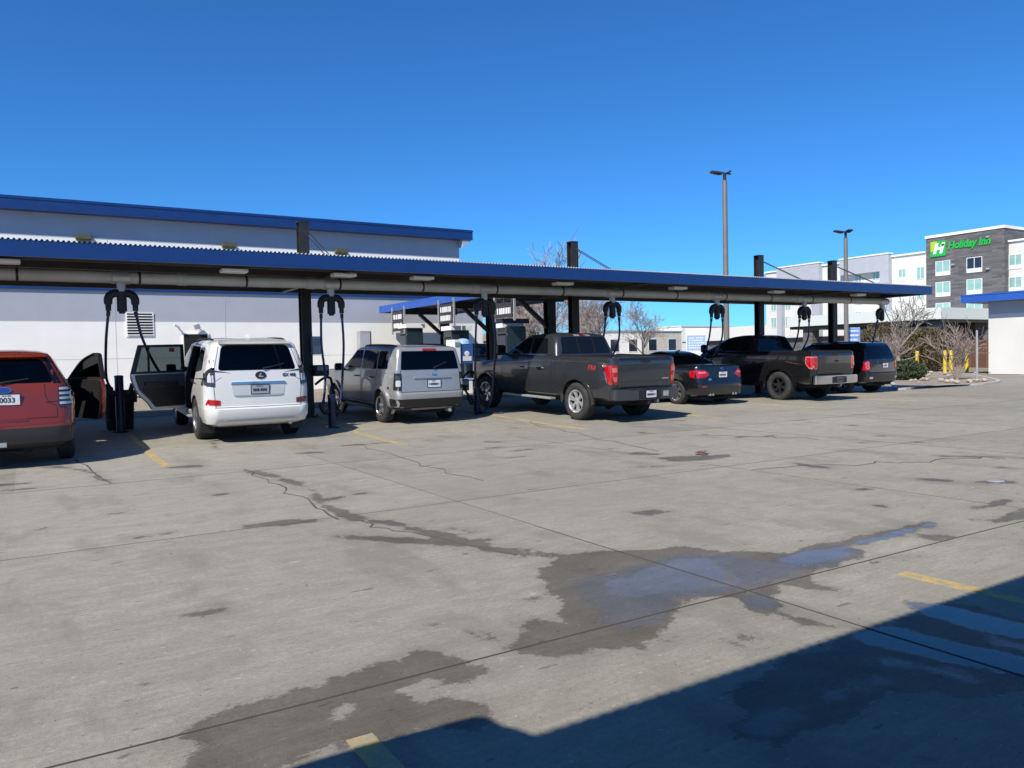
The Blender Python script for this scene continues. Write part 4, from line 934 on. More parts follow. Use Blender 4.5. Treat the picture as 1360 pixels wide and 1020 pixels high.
def bush(name, loc, rx, ry, rz, n, sz, ms, label, seed, cat):
    rnd = random.Random(seed); b_ = empty(name, loc, label, cat)
    mb = MB(); leafcloud(mb, rnd, n, rx, ry, rz, rz * .92, sz); mb.build('foliage', ms, b_, fix=False)
    mb = MB()
    for i in range(26):
        e = Vector((rnd.uniform(-1, 1) * rx * .8, rnd.uniform(-1, 1) * ry * .8, rnd.uniform(.8, 1.7) * rz)); mb.tube([(e.x * .1, e.y * .1, 0), e * .5 + Vector((0, 0, .1)), e], [.03, .02, .008], 4)
    mb.build('stem', M['bark'], b_, fix=False)
br1 = mat('dry brown leaves', (.135, .105, .05), .9, 0, 0, .3, 3); br2 = mat('dark brown leaves', (.085, .065, .035), .9, 0, 0, .3, 3)
gr1 = mat('juniper green', (.055, .085, .03), .85, 0, 0, .3, 3); gr2 = mat('dark juniper green', (.03, .05, .02), .85, 0, 0, .3, 3)
p = onG(1236, 492.5); bush('round_bush', (p.x, p.y, 0), 1.75, 1.5, 1.5, 5200, .085, [br1, br2], 'round brown leafy bush between two yellow bollards', 1, 'bush')
p = onG(1172, 494); bush('round_bush', (p.x, p.y, 0), 2.3, 1.6, 1.7, 4500, .09, [br2, br1], 'dark brown bush behind the last black car', 2, 'bush')
p = onG(1204, 506); bush('juniper', (p.x, p.y, 0), 1.05, .8, .5, 4200, .06, [gr1, gr2], 'low spreading green juniper beside the last black car', 3, 'shrub')
p = onY(708, 465, 52); bush('cedar', (p.x, p.y, 0), .8, .8, 1.9, 1500, .12, [br1, gr2], 'small brownish conifer among the bare trees', 4, 'tree')
for k, (px, Y, rx, rz, lab) in enumerate(((760, 70, 5, .9, 'low dry thicket behind the grey pickup cab'), (820, 64, 4.5, .8, 'low dry thicket right of the grey pickup cab'), (878, 75, 5, .9, 'low dry thicket beyond the navy sedan'))):
    p = onY(px, 465, Y) if Y != 58 else onG(1303, 488); bush('thicket', (p.x, p.y, 0), rx, 2, rz, 1500, .13, [mat('straw twigs', (.30, .25, .15), .95, 0, 0, .3, 2), br1], lab, 30 + k, 'bush')

# ================================================================== FAR BUILDINGS
def house(px0, px1, Y, pyt, label, mw, nwin, roofm, rise=0, dep=10):
    a = onY(px0, pyt, Y); b = onY(px1, pyt, Y); z = max(2.6, (a.z + b.z) / 2); h = empty('far_building', ((a.x + b.x) / 2, Y, 0), label, 'building', 'far buildings')
    w_ = b.x - a.x; mb = MB(); mb.box(-w_ / 2, w_ / 2, 0, dep, 0, z); mb.build('wall', mw, h)
    mb = MB()
    if rise: mb.prism([(-w_ / 2 - .3, z), (w_ / 2 + .3, z), (w_ / 2 - .6, z + rise), (-w_ / 2 + .6, z + rise)], 'y', -.4, dep + .4)
    else: mb.box(-w_ / 2 - .15, w_ / 2 + .15, -.15, dep + .15, z + .002, z + .3)
    mb.build('roof', roofm, h)
    for i in range(nwin):
        x = -w_ / 2 + w_ * (i + .5) / nwin; ww = min(1.1, w_ / nwin * .22)
        f = MB().box(x - ww - .08, x + ww + .08, -.05, -.002, z * .34, z * .78).build('window', M['winframe'], h)
        MB().box(x - ww, x + ww, -.07, -.052, z * .37, z * .75).build('pane', M['navyglass'], f)
house(778, 852, 118, 441, 'pale far house with dark windows right of the grey pickup cab', M['white'], 3, M['galv'], 0)
house(853, 905, 130, 441, 'long cream far building beyond the navy sedan', mat('cream siding', (.62, .58, .5), .9, 0, 0, .1, 1), 2, M['galv'], 0)
house(905, 975, 150, 434, 'far white building behind the notice board', M['white'], 3, M['winframe'], 0)
house(655, 690, 96, 452, 'brick house glimpsed behind the hose drop at the pickup hood', mat('red brick', (.32, .13, .09), .9, 0, 0, .2, 4), 2, M['bark'], 1.0)
house(692, 777, 140, 446, 'long grey far building behind the bare trees', M['grey'], 6, M['galv'], 0)

# ================================================================== VEHICLES
def ring_pts(z, yr, yf, hw, rr, rf, bow, dr=0, df=0):
    ym = (yr + yf) / 2; hl = (yf - yr) / 2; half = []
    rr = min(rr, hw * .9, hl * .5); rf = min(rf, hw * .9, hl * .5)
    bo = lambda x: bow * (x / hw) ** 2
    for i in range(7): x = (hw - rr) * i / 6; half.append((x, yr + bo(x)))
    y0 = yr + bo(hw - rr)
    for i in range(1, 7): a = R(-90 + 90 * i / 6); half.append((hw - rr + rr * math.cos(a), y0 + rr + rr * math.sin(a)))
    bf = lambda x: bow * 1.6 * (x / hw) ** 2
    y1 = yf - bf(hw - rf) - rf
    for i in range(1, 20): t = i / 20; half.append((hw, y0 + rr + (y1 - y0 - rr) * t))
    for i in range(0, 7): a = R(90 * i / 6); half.append((hw - rf + rf * math.cos(a), y1 + rf * math.sin(a)))
    for i in range(5, -1, -1): x = (hw - rf) * i / 6; half.append((x, yf - bf(x)))
    out = []
    for x, y in half:
        t = (y - ym) / hl
        tp = 1 - (.035 if t < 0 else .05) * abs(t) ** 3 * (x > .3)
        out.append(Vector((x * tp, y, z + (dr if t < 0 else df) * t * t)))
    return out + [Vector((-p.x, p.y, p.z)) for p in out[-2:0:-1]]
class Car:
    def __init__(s, name, label, x, y, yaw, pm, ro, wb, group='parked vehicles', cat='car'):
        zr, zf = gz(x, y + ro), gz(x, y + ro + wb); pitch = math.atan2(zf - zr, wb)
        s.root = empty(name, (x, y, zr - math.sin(pitch) * ro), label, cat, group, (pitch, 0, yaw))
        s.pm = pm; s.ro = ro; s.wb = wb; s.bv = []
    def mb(s, mb, name, m, par=None, **k): return mb.build(name, m, par or s.root, None, **k)
    def loft(s, name, rings, m, cuts=(), bvh=True, par=None, boxes=(), cavity=None, holes=()):
        mb = MB(); vs = []; fs = []
        for r_ in rings: vs += ring_pts(*r_)
        n = len(vs) // len(rings)
        for i in range(len(rings) - 1):
            for j in range(n): fs.append((i * n + j, i * n + (j + 1) % n, (i + 1) * n + (j + 1) % n, (i + 1) * n + j))
        for base, rv in ((0, True), ((len(rings) - 1) * n, False)):
            c = sum((vs[base + j] for j in range(n)), Vector()) / n; vs.append(c); ci = len(vs) - 1
            for j in range(n): f = (base + j, base + (j + 1) % n, ci); fs.append(f[::-1] if rv else f)
        if bvh: s.bv.append(BVHTree.FromPolygons(vs, fs))
        mb.add(vs, fs)
        ob = mb.build(name, [m, M['under']], par or s.root)
        tools = []
        for (y, z, r_) in cuts:
            for q in (-1, 1):
                c = MB(); c.lathe([(0, q * .62), (r_, q * .62), (r_, q * 1.3), (0, q * 1.3)], (0, y, z), 'x', 40)
                tools.append(c.build('cut', M['under'], s.root, ang=60))
        if cavity:                                                  # a hollow cabin, opened where the windows are
            q = MB(); vs2 = []
            for r_ in cavity: vs2 += ring_pts(*r_)
            fs2 = [(i * n + j, i * n + (j + 1) % n, (i + 1) * n + (j + 1) % n, (i + 1) * n + j) for i in range(len(cavity) - 1) for j in range(n)]
            for base, rv in ((0, True), ((len(cavity) - 1) * n, False)):
                cc_ = sum((vs2[base + j] for j in range(n)), Vector()) / n; vs2.append(cc_); ci = len(vs2) - 1
                for j in range(n): f = (base + j, base + (j + 1) % n, ci); fs2.append(f[::-1] if rv else f)
            q.add(vs2, fs2); tools.append(q.build('cut', M['darkint'], s.root))
        for ax, poly, a, b in holes: tools.append(MB().prism(poly, {'rear': 'y', 'side': 'x'}[ax], a, b).build('cut', M['darkint'], s.root))
        for bx in boxes: tools.append(MB().box(*bx).build('cut', M['under'], s.root))
        if tools:
            for t_ in tools:
                md = ob.modifiers.new('b', 'BOOLEAN'); md.object = t_; md.operation = 'DIFFERENCE'; md.solver = 'EXACT'; md.material_mode = 'TRANSFER'
            dg = bpy.context.evaluated_depsgraph_get(); me = bpy.data.meshes.new_from_object(ob.evaluated_get(dg))
            ob.modifiers.clear(); old = ob.data; ob.data = me; me.name = name; bpy.data.meshes.remove(old)
            for t_ in tools: d = t_.data; bpy.data.objects.remove(t_); bpy.data.meshes.remove(d)
            finish(me, 38, 0, False)
        return ob
    def seat(s, x, y, z=.75, w_=.5, hr=True, m=None):
        m = m or M['interior']; mb = MB(); mb.prism(rounded([(y, z), (y + .16, z), (y + .04, z + .56), (y - .06, z + .56)], .04), 'x', x - w_ / 2, x + w_ / 2); st = s.mb(mb, 'seat', m, bevel=.02)
        if hr:
            for q in ([x] if w_ < .7 else [x - w_ * .3, x + w_ * .3]):
                mb = MB(); mb.prism(rounded([(y - .07, z + .60), (y + .03, z + .60), (y + .02, z + .79), (y - .05, z + .79)], .03), 'x', q - .13, q + .13); mb.tube([(q, y - .02, z + .5), (q, y - .02, z + .65)], .02, 6); s.mb(mb, 'headrest', m, st, bevel=.02)
    def cabin(s, fy, ry, z=.75):
        for q in (-.37, .37): s.seat(q, fy, z)
        s.seat(0, ry, z - .04, 1.15)
        s.mb(MB().box(-.66, .66, fy + .75, fy + 1.05, z + .1, z + .32), 'dashboard', M['black'], bevel=.03)
    def cast(s, ax, u, v):
        o, d = {'rear': (Vector((u, -3, v)), Vector((0, 1, 0))), 'front': (Vector((u, 12, v)), Vector((0, -1, 0))), 'left': (Vector((-4, u, v)), Vector((1, 0, 0))),
                'right': (Vector((4, u, v)), Vector((-1, 0, 0))), 'top': (Vector((u, v, 5)), Vector((0, 0, -1)))}[ax]
        best = None
        for b in s.bv:
            h = b.ray_cast(o, d)
            if h[0] is not None and (best is None or h[3] < best[1]): best = (h[0], h[3])
        return (best[0] if best else None), d, o
    def geo(s, mb, poly, ax, off=.004, depth=.02, cell=.08, mi=0):
        bm = bmesh.new(); bm.faces.new([bm.verts.new((p[0], p[1], 0)) for p in poly])
        us = [p[0] for p in poly]; vs = [p[1] for p in poly]
        for k, (lo, hi) in enumerate(((min(us), max(us)), (min(vs), max(vs)))):
            n = int((hi - lo) / cell)
            for i in range(1, n + 1):
                c = lo + (hi - lo) * i / (n + 1); co = (c, 0, 0) if k == 0 else (0, c, 0); no = (1, 0, 0) if k == 0 else (0, 1, 0)
                bmesh.ops.bisect_plane(bm, geom=bm.verts[:] + bm.edges[:] + bm.faces[:], plane_co=co, plane_no=no)
        good = []; miss = []
        for v in bm.verts:
            h, d, o = s.cast(ax, v.co.x, v.co.y)
            if h is None: miss.append((v, d, o))
            else: good.append((v.co.copy(), (h - o).dot(d))); v.co = h - d * off
        for v, d, o in miss:
            u = v.co.copy(); t = min(good, key=lambda g_: (g_[0] - u).length)[1] if good else 3; v.co = o + d * (t - off)
        es = [e for e in bm.edges if e.is_boundary]
        r_ = bmesh.ops.extrude_edge_only(bm, edges=es)
        for g_ in r_['geom']:
            if isinstance(g_, bmesh.types.BMVert): g_.co += d * depth
        bm.verts.index_update(); mb.add([v.co.copy() for v in bm.verts], [tuple(v.index for v in f.verts) for f in bm.faces], mi); bm.free(); return mb
    def panel(s, name, poly, ax, m, par=None, **k): return s.mb(s.geo(MB(), poly, ax, **k), name, m, par)
    def both(s, name, poly, m, **k): return [s.panel(name, poly, ax, m, **k) for ax in ('left', 'right')]
    def seam(s, mb, path, ax, w_=.009, off=.0025):
        pts = []
        for a, b in zip(path[:-1], path[1:]):
            a = Vector(a); b = Vector(b); n = max(1, int((b - a).length / .06))
            pts += [a + (b - a) * (i / n) for i in range(n)]
        pts.append(Vector(path[-1])); vs = []
        for i, p in enumerate(pts):
            d = (pts[min(i + 1, len(pts) - 1)] - pts[max(i - 1, 0)]).normalized(); nn = Vector((-d.y, d.x)) * w_ / 2
            for q in (p + nn, p - nn):
                h, dd, o = s.cast(ax, q.x, q.y)
                if h is None: h = vs[-1] + dd * off if vs else o + dd * 3
                vs.append(h - dd * off)
        mb.add(vs, [(2 * i, 2 * i + 1, 2 * i + 3, 2 * i + 2) for i in range(len(pts) - 1)])
    def seams(s, lst):
        for path, ax in lst:
            for a in (('left', 'right') if ax == 'both' else (ax,)): mb = MB(); s.seam(mb, path, a); s.mb(mb, 'panel_gap', M['gap'], fix=False)
    def wheel(s, x, y, r_, w_, rimr, m, n=6, wsp=.05, dbl=True):
        q = -1 if x < 0 else 1
        hub = MB(); hub.lathe([(0, q * .0), (rimr * .98, q * .0), (rimr * .98, -q * w_ * .3)], (0, 0, 0), 'x', 28); hub.lathe([(rimr * .55, q * .012), (rimr * .55, q * .02), (.06, q * .02)], (0, 0, 0), 'x', 20)
        wl = s.mb(hub, 'wheel', M['under']); wl.location = (x - q * w_ / 2, y, r_)
        t_ = MB(); h = w_ / 2
        prof = [(rimr * .97, h * .80), (rimr + .012, h * .93), (rimr + (r_ - rimr) * .5, h * 1.0), (r_ - .035, h * .94), (r_ - .010, h * .80), (r_, h * .62), (r_, -h * .62), (r_ - .01, -h * .8), (rimr + .05, -h), (rimr, -h * .8)]
        t_.lathe([(a, q * b) for a, b in prof], (0, 0, 0), 'x', 40)
        for k in range(46):                                        # tread blocks
            a = 2 * math.pi * k / 46; c, sn = math.cos(a), math.sin(a)
            for xx in (-.5, -.17, .17, .5):
                p = Vector((xx * h, c * (r_ + .001), sn * (r_ + .001))); tg = Vector((0, -sn, c)) * .019; up = Vector((0, c, sn)) * .006; wx = Vector((h * .14, 0, 0))
                t_.add([p - tg - wx, p + tg - wx, p + tg + wx, p - tg + wx, p - tg - wx + up, p + tg - wx + up, p + tg + wx + up, p - tg + wx + up], [(4, 5, 6, 7), (0, 1, 5, 4), (1, 2, 6, 5), (2, 3, 7, 6), (3, 0, 4, 7)])
        s.mb(t_, 'tyre', M['rubber'], wl)
        rm = MB(); rm.lathe([(rimr * .99, q * h * .86), (rimr * 1.01, q * h * .95), (rimr * .95, q * h * .97), (rimr * .90, q * h * .84), (rimr * .89, q * h * .3)], (0, 0, 0), 'x', 36)
        rm.lathe([(0, q * h * .80), (.035, q * h * .80), (.07, q * h * .74), (.075, q * h * .5)], (0, 0, 0), 'x', 20)
        for k in range(n):
            for da in ((-.16, .16) if dbl else (0,)):
                a0 = 2 * math.pi * k / n + .3; a1 = a0 + da; vs = []
                for rr_, aa, ww, xx in ((.05, a0, wsp * .8, h * .72), (rimr * .55, a0 + da * .6, wsp * .75, h * .74), (rimr * .93, a1, wsp * .62, h * .84)):
                    c = Vector((0, math.cos(aa) * rr_, math.sin(aa) * rr_)); tg = Vector((0, -math.sin(aa), math.cos(aa))) * ww / 2
                    for dx in (0, -.03):
                        for sg_ in (-1, 1): vs.append(c + tg * sg_ * (1 if dx == 0 else 1.25) + Vector((q * (xx + dx), 0, 0)))
                fs = []
                for i in (0, 4): fs += [(i, i + 1, i + 5, i + 4), (i + 2, i, i + 4, i + 6), (i + 1, i + 3, i + 7, i + 5), (i + 3, i + 2, i + 6, i + 7)]
                rm.add(vs, fs)
        s.mb(rm, 'rim', m, wl, ang=30)
    def wheels(s, tr, r_, w_, rimr, m, **k):
        for y in (s.ro, s.ro + s.wb):
            for q in (-1, 1): s.wheel(q * tr, y, r_, w_, rimr, m, **k)
    def plate(s, x, z, y=None, txt=None, tilt=0, mface=None, seed=1):
        if y is None: y = s.cast('rear', x, z)[0].y - .012
        mb = MB(); mb.box(x - .155, x + .155, y, y + .01, z - .078, z + .078); p = s.mb(mb, 'licence_plate', mface or M['platewhite'], bevel=.004)
        fr_ = frame((x, y - .001, z - .008), (1, 0, 0), (0, 0, 1)); mb = MB()
        if txt: vs, fs = textgeo(txt, .098, .001, 0, .002); mb.add([fr_((q.x, q.y, .0015 + q.z)) for q in vs], fs)
        else: words(mb, fr_, .25, .075, 1, seed)
        words(mb, frame((x, y - .001, z + .058), (1, 0, 0), (0, 0, 1)), .13, .022, 1, seed + 3)
        s.mb(mb, 'plate_lettering', M['ink'], p, fix=False)
        mb = MB()
        for q in ((x - .163, x + .163, z + .079, z + .086), (x - .163, x + .163, z - .086, z - .079), (x - .163, x - .156, z - .0785, z + .0785), (x + .156, x + .163, z - .0785, z + .0785)): mb.box(q[0], q[1], y - .004, y + .008, q[2], q[3])
        s.mb(mb, 'plate_frame', M['black'], p)
    def handle(s, y, z, m, sides=('left', 'right'), ln=.2):
        for ax in sides:
            h, d, o = s.cast(ax, y, z)
            if h is None: continue
            q = -d.x; mb = MB(); mb.tube([h + Vector((0, -ln / 2, 0)), h + Vector((q * .035, -ln / 2 + .03, 0)), h + Vector((q * .04, ln / 2 - .03, 0)), h + Vector((0, ln / 2, 0))], .014, 8); s.mb(mb, 'door_handle', m)
    def mirror(s, y, z, m, x, sides=(-1, 1), sz=(.20, .12, .17)):
        for q in sides:
            mb = MB(); w_, d_, h_ = sz
            pts = rounded([(-w_ / 2, -h_ / 2), (w_ / 2, -h_ / 2), (w_ / 2, h_ / 2), (-w_ / 2, h_ / 2)], .05, 3)
            n = len(pts); vs = []
            for (k, sc_) in ((0, .9), (.35, 1), (.75, .86), (1, .5)): vs += [(q * (x + w_ / 2 + .05) + a * sc_, y + d_ * k, z + b * sc_) for a, b in pts]
            fs = [(i * n + j, i * n + (j + 1) % n, (i + 1) * n + (j + 1) % n, (i + 1) * n + j) for i in range(3) for j in range(n)] + [tuple(range(n))[::-1], tuple(range(3 * n, 4 * n))]
            mb.add(vs, fs); mb.obox((q * (x - .06), y + .06, z - h_ * .45), (q * (x + .08), y + .06, z - h_ * .3), .07, .05); o = s.mb(mb, 'mirror', m)
            mb = MB(); mb.prism([(q * (x + w_ / 2 + .05) + a * .82, z + b * .82) for a, b in pts], 'y', y - .006, y - .001); s.mb(mb, 'mirror_glass', M['glass'], o)
    def rails(s, x, y0, y1, z, m, bow=.03):
        for q in (-1, 1):
            mb = MB(); mb.tube(bez([(q * x, y0, z - .02), (q * x, y0 + .1, z + .04), (q * x, (y0 + y1) / 2, z + .05 + bow), (q * x, y1 - .12, z + .03), (q * x, y1, z - .04)], 6), .021, 8)
            s.mb(mb, 'roof_rail', m)
    def underside(s, hw, y0, y1, z=.26, pipe=None):
        mb = MB(); mb.box(-hw, hw, y0, y1, z, z + .22); mb.tube([(-hw, s.ro, .33), (hw, s.ro, .33)], .06, 8); mb.tube([(0, s.ro, .33), (0, s.ro - .12, .33)], [.14, .10], 12)
        mb.tube([(.3, s.ro + 1, z - .02), (.34, y0 + .1, z)], .05, 8); mb.box(-.2, .25, y0 - .05, y0 + .3, z - .03, z)
        s.mb(mb, 'underbody', M['under'])
        if pipe: mb = MB(); mb.tube([(pipe[0], pipe[1] + .3, pipe[2]), (pipe[0], pipe[1], pipe[2])], .038, 12); mb.tube([(pipe[0], pipe[1] + .002, pipe[2]), (pipe[0], pipe[1] + .1, pipe[2])], .03, 12, 1); s.mb(mb, 'exhaust_pipe', [M['galv'], M['gap']])
    def badge_text(s, txt, x, z, size, m, name='badge', shear=0, ax='rear', par=None, bold=.004):
        vs, fs = textgeo(txt, size, .002, shear, bold); mb = MB(); out = []
        for p in vs:
            if ax == 'rear': h, d, o = s.cast('rear', x + p.x, z + p.y)
            else: h, d, o = s.cast('left', x - p.x, z + p.y)
            if h is None: return
            out.append(h - d * (.004 + p.z))
        mb.add(out, fs); s.mb(mb, name, m, par, fix=False)
    def oval(s, x, z, a, b, m1, m2, name='badge'):
        el = [(x + a * math.cos(t), z + b * math.sin(t)) for t in [2 * math.pi * i / 24 for i in range(24)]]
        o = s.panel(name, el, 'rear', m1, off=.012, depth=.02, cell=.2)
        el = [(x + a * .84 * math.cos(t), z + b * .80 * math.sin(t)) for t in [2 * math.pi * i / 24 for i in range(24)]]
        s.panel('badge_face', el, 'rear', m2, o, off=.015, depth=.01, cell=.2); return o
    def wiper(s, x, z, ln, a, off=.03):
        b = Vector((x, 0, z)); e = Vector((x + ln * math.cos(a), 0, z + ln * math.sin(a))); mb = MB()
        pts = []
        for t in (0, .5, 1):
            q = b.lerp(e, t); h = s.cast('rear', q.x, q.z)[0]; pts.append(h - Vector((0, off, 0)))
        mb.tube(pts, [.016, .01, .008], 6); s.mb(mb, 'wiper', M['black'])
    def grille_front(s, zl, zh, hw, y=None):
        s.panel('grille', rounded([(-hw * .45, zl), (hw * .45, zl), (hw * .5, zh), (-hw * .5, zh)], .05), 'front', M['black'], off=.006)
        for q in (-1, 1): s.panel('headlight', rounded([(q * hw * .56, zl + (zh - zl) * .35), (q * hw * .86, zl + (zh - zl) * .45), (q * hw * .86, zh), (q * hw * .56, zh)], .04), 'front', M['clearlens'], off=.006)
mir = lambda poly: [(-u, v) for u, v in poly][::-1]

# ---------------------------------------------------------------- white SUV
PW = paint('white pearl paint', (.66, .66, .655), 0, .28, .03)
c = Car('suv', 'white SUV with its left rear door wide open toward the black trash barrel', 3.53, 14.22, R(-1.5), PW, 1.16, 2.79, cat='SUV')
gx = [(.30, .24, 4.66, .78, .15, .25, .04), (.36, .08, 4.78, .90, .2, .3, .05), (.48, .0, 4.86, .935, .24, .35, .06), (.62, .0, 4.88, .94, .24, .35, .06), (.645, .03, 4.88, .941, .22, .35, .05), (.67, .085, 4.88, .942, .2, .35, .045),
      (.95, .10, 4.86, .942, .18, .35, .04), (1.10, .115, 4.80, .932, .17, .35, .04), (1.16, .125, 4.70, .918, .16, .3, .04, 0, -.10), (1.20, .13, 3.75, .905, .15, .2, .04), (1.30, .15, 3.58, .885, .14, .2, .04),
      (1.55, .25, 3.16, .82, .13, .2, .035), (1.74, .35, 2.84, .765, .13, .2, .03), (1.80, .41, 2.70, .72, .15, .25, .03, -.015, -.05), (1.845, .52, 2.50, .62, .2, .3, .03, -.02, -.08), (1.87, .8, 2.2, .38, .2, .3, .02, -.02, -.04)]
RW = rounded([(-.68, 1.30), (.68, 1.30), (.585, 1.745), (-.585, 1.745)], [.06, .06, .1, .1]); WS = rounded([(-.74, 1.24), (.74, 1.24), (.64, 1.74), (-.64, 1.74)], .06)
SW1, SW2, SW3 = rounded([(.62, 1.30), (1.20, 1.24), (1.20, 1.70), (.80, 1.70)], .05), rounded([(1.28, 1.24), (2.18, 1.21), (2.18, 1.72), (1.28, 1.70)], .04), rounded([(2.26, 1.21), (3.45, 1.21), (2.84, 1.70), (2.26, 1.72)], .04)
DW = rounded([(1.52, .52), (2.22, .50), (2.22, 1.72), (1.24, 1.70), (1.16, 1.10), (1.52, .80)], .06)
body = c.loft('body', gx, PW, cuts=[(1.16, .38, .44), (3.95, .38, .44)], cavity=[(.56, 1.35, 3.5, .80, .1, .1, 0), (.86, .42, 3.55, .82, .1, .1, 0), (1.2, .36, 3.50, .82, .1, .1, 0), (1.74, .50, 2.72, .68, .1, .1, 0), (1.80, .60, 2.5, .5, .1, .1, 0)],
    holes=[('rear', RW, -.5, 1.0), ('rear', WS, 2.3, 4.2), ('side', SW1, -1.3, 1.3), ('side', SW2, 0, 1.3), ('side', SW3, -1.3, 1.3), ('side', DW, -1.3, -.3)])
c.cabin(2.35, 1.45)
c.panel('rear_window', RW, 'rear', M['reardark'], off=.006)
for x0, x1 in ((-.30, -.02), (.06, .34)): pass
c.both('side_window', SW1, M['reardark'])
c.panel('side_window', SW2, 'right', M['reardark'])
c.both('side_window', SW3, M['rearpale'])
c.panel('windshield', WS, 'front', M['screen'])
# open doorway
c.panel('door_sill', rounded([(1.50, .44), (2.25, .43), (2.25, .495), (1.50, .50)], .01), 'left', M['galv'], off=.02)
th = R(68)
dlt = c.cast('left', 2.22, .9)[0]; hx = dlt.x + .02
def dpt(u, z, t): # u outward from the hinge, t toward the outer skin
    return Vector((hx - math.sin(th) * u + math.cos(th) * -t * 0 - math.cos(th) * t * .0, 2.22 - math.cos(th) * u, z)) + Vector((-math.cos(th), math.sin(th), 0)) * t
dshape = rounded([(0, .50), (.68, .50), (.74, .62), (.98, .86), (1.06, 1.12), (1.06, 1.2), (0, 1.2)], [.05, .06, .1, .14, .05, .0, 0], 4)
def doorpart(mb, poly, t0, t1, mi=0):
    n = len(poly); mb.add([dpt(u, z, t0) for u, z in poly] + [dpt(u, z, t1) for u, z in poly], [tuple(range(n))[::-1], tuple(range(n, 2 * n))] + [(i, (i + 1) % n, n + (i + 1) % n, n + i) for i in range(n)], mi)
mb = MB(); doorpart(mb, dshape, .012, .10, 0); dd = c.mb(mb, 'door', PW, bevel=.01)
mb = MB(); doorpart(mb, rounded([(.04, .56), (.64, .56), (.72, .68), (.93, .90), (1.0, 1.12), (1.0, 1.18), (.04, 1.18)], .04), -.02, .010); c.mb(mb, 'door_trim', M['interior'], dd)
mb = MB(); doorpart(mb, rounded([(.06, .58), (.62, .58), (.72, .72), (.88, .88), (.88, .93), (.06, .93)], .04), -.035, -.021); doorpart(mb, rounded([(.2, .95), (.85, .98), (.85, 1.03), (.2, 1.02)], .02), -.075, -.021); c.mb(mb, 'armrest', M['black'], dd)
fr_o = [(0, 1.2), (1.06, 1.2), (.90, 1.74), (.02, 1.745)]; fr_i = [(.05, 1.24), (.97, 1.24), (.845, 1.695), (.06, 1.695)]
mb = MB()
for i in range(4):
    j = (i + 1) % 4; doorpart(mb, [fr_o[i], fr_o[j], fr_i[j], fr_i[i]], .03, .085)
doorpart(mb, [(.70, 1.24), (.73, 1.24), (.73, 1.695), (.70, 1.695)], .035, .07)
c.mb(mb, 'window_frame', M['black'], dd)
mb = MB(); doorpart(mb, [(.05, 1.24), (.97, 1.24), (.845, 1.695), (.06, 1.695)], .055, .060); c.mb(mb, 'window_pane', M['clearglass'], dd)
mb = MB(); doorpart(mb, [(.20, 1.60), (.30, 1.60), (.30, 1.68), (.20, 1.68)], .048, .054); c.mb(mb, 'window_sticker', mat('dark red sticker', (.25, .02, .04), .6), dd)
# tailgate details
c.panel('roof_spoiler', rounded([(-.64, 1.765), (.64, 1.765), (.60, 1.835), (-.60, 1.835)], .03), 'rear', PW, off=.10, depth=.14)
c.panel('plate_recess', rounded([(-.44, .86), (.44, .86), (.47, 1.06), (-.47, 1.06)], .03), 'rear', mat('recess white', (.5, .51, .53), .4, 0, .5), off=.005)
c.panel('chrome_strip', rounded([(-.48, 1.06), (.48, 1.06), (.46, 1.095), (-.46, 1.095)], .01), 'rear', M['chrome'], off=.022, depth=.03)
c.panel('lower_trim', rounded([(-.40, .835), (.36, .835), (.44, .855), (-.44, .855)], .005), 'rear', M['galv'], off=.012)
c.plate(.02, .955, seed=4, mface=mat('plate grey blue', (.32, .34, .38), .5))
c.oval(.04, 1.205, .095, .068, mat('dark chrome', (.10, .10, .105), .25, .9), M['black']); c.panel('badge', rounded([(.0, 1.175), (.085, 1.17), (.085, 1.188), (.03, 1.19), (.055, 1.24), (.035, 1.24)], .005), 'rear', M['galv'], off=.018, depth=.004)
c.badge_text('GX 460', .55, 1.195, .075, M['ink'], 'model_badge')
for sgn, ax in ((-1, 'left'), (1, 'right')):
    f = (lambda p: p) if sgn < 0 else mir
    mb = MB(); c.geo(mb, f(rounded([(-.945, 1.03), (-.745, 1.02), (-.735, 1.50), (-.80, 1.56), (-.90, 1.25)], .02)), 'rear', off=.012, mi=0)
    c.geo(mb, f(rounded([(-.80, 1.36), (-.742, 1.36), (-.735, 1.50), (-.785, 1.55)], .01)), 'rear', off=.016, depth=.006, mi=1)
    c.geo(mb, f(rounded([(-.86, 1.10), (-.80, 1.09), (-.80, 1.22), (-.85, 1.22)], .01)), 'rear', off=.016, depth=.006, mi=1); c.geo(mb, f(rounded([(-.79, 1.09), (-.762, 1.09), (-.762, 1.22), (-.79, 1.22)], .01)), 'rear', off=.016, depth=.006, mi=1)
    c.geo(mb, rounded([(.14, 1.05), (.46, 1.04), (.26, 1.30), (.16, 1.40)], .03), ax, off=.010, mi=0)
    c.mb(mb, 'taillight', [mat('smoked lens', (.05, .05, .052), .1, .3, 1, .3, 30), M['clearlens']])
    mb = MB(); c.geo(mb, f(rounded([(-.90, .70), (-.66, .69), (-.66, .78), (-.86, .80)], .015)), 'rear', off=.008); c.mb(mb, 'reflector', M['redlens'] if sgn < 0 else mat('brown red lens', (.12, .03, .03), .15, 0, 1))
    c.both
c.seams([([(-.74, .66), (-.76, 1.0), (-.745, 1.30), (-.62, 1.77)], 'rear'), ([(.74, .66), (.76, 1.0), (.745, 1.30), (.62, 1.77)], 'rear'), ([(-.76, .652), (.76, .652)], 'rear'), ([(2.22, .50), (2.24, 1.2), (2.22, 1.74)], 'both'), ([(1.52, .5), (2.2, .48), (3.3, .48)], 'right'), ([(3.3, .48), (3.45, .9), (3.45, 1.2)], 'both'), ([(1.15, 1.1), (1.2, 1.7)], 'right')])
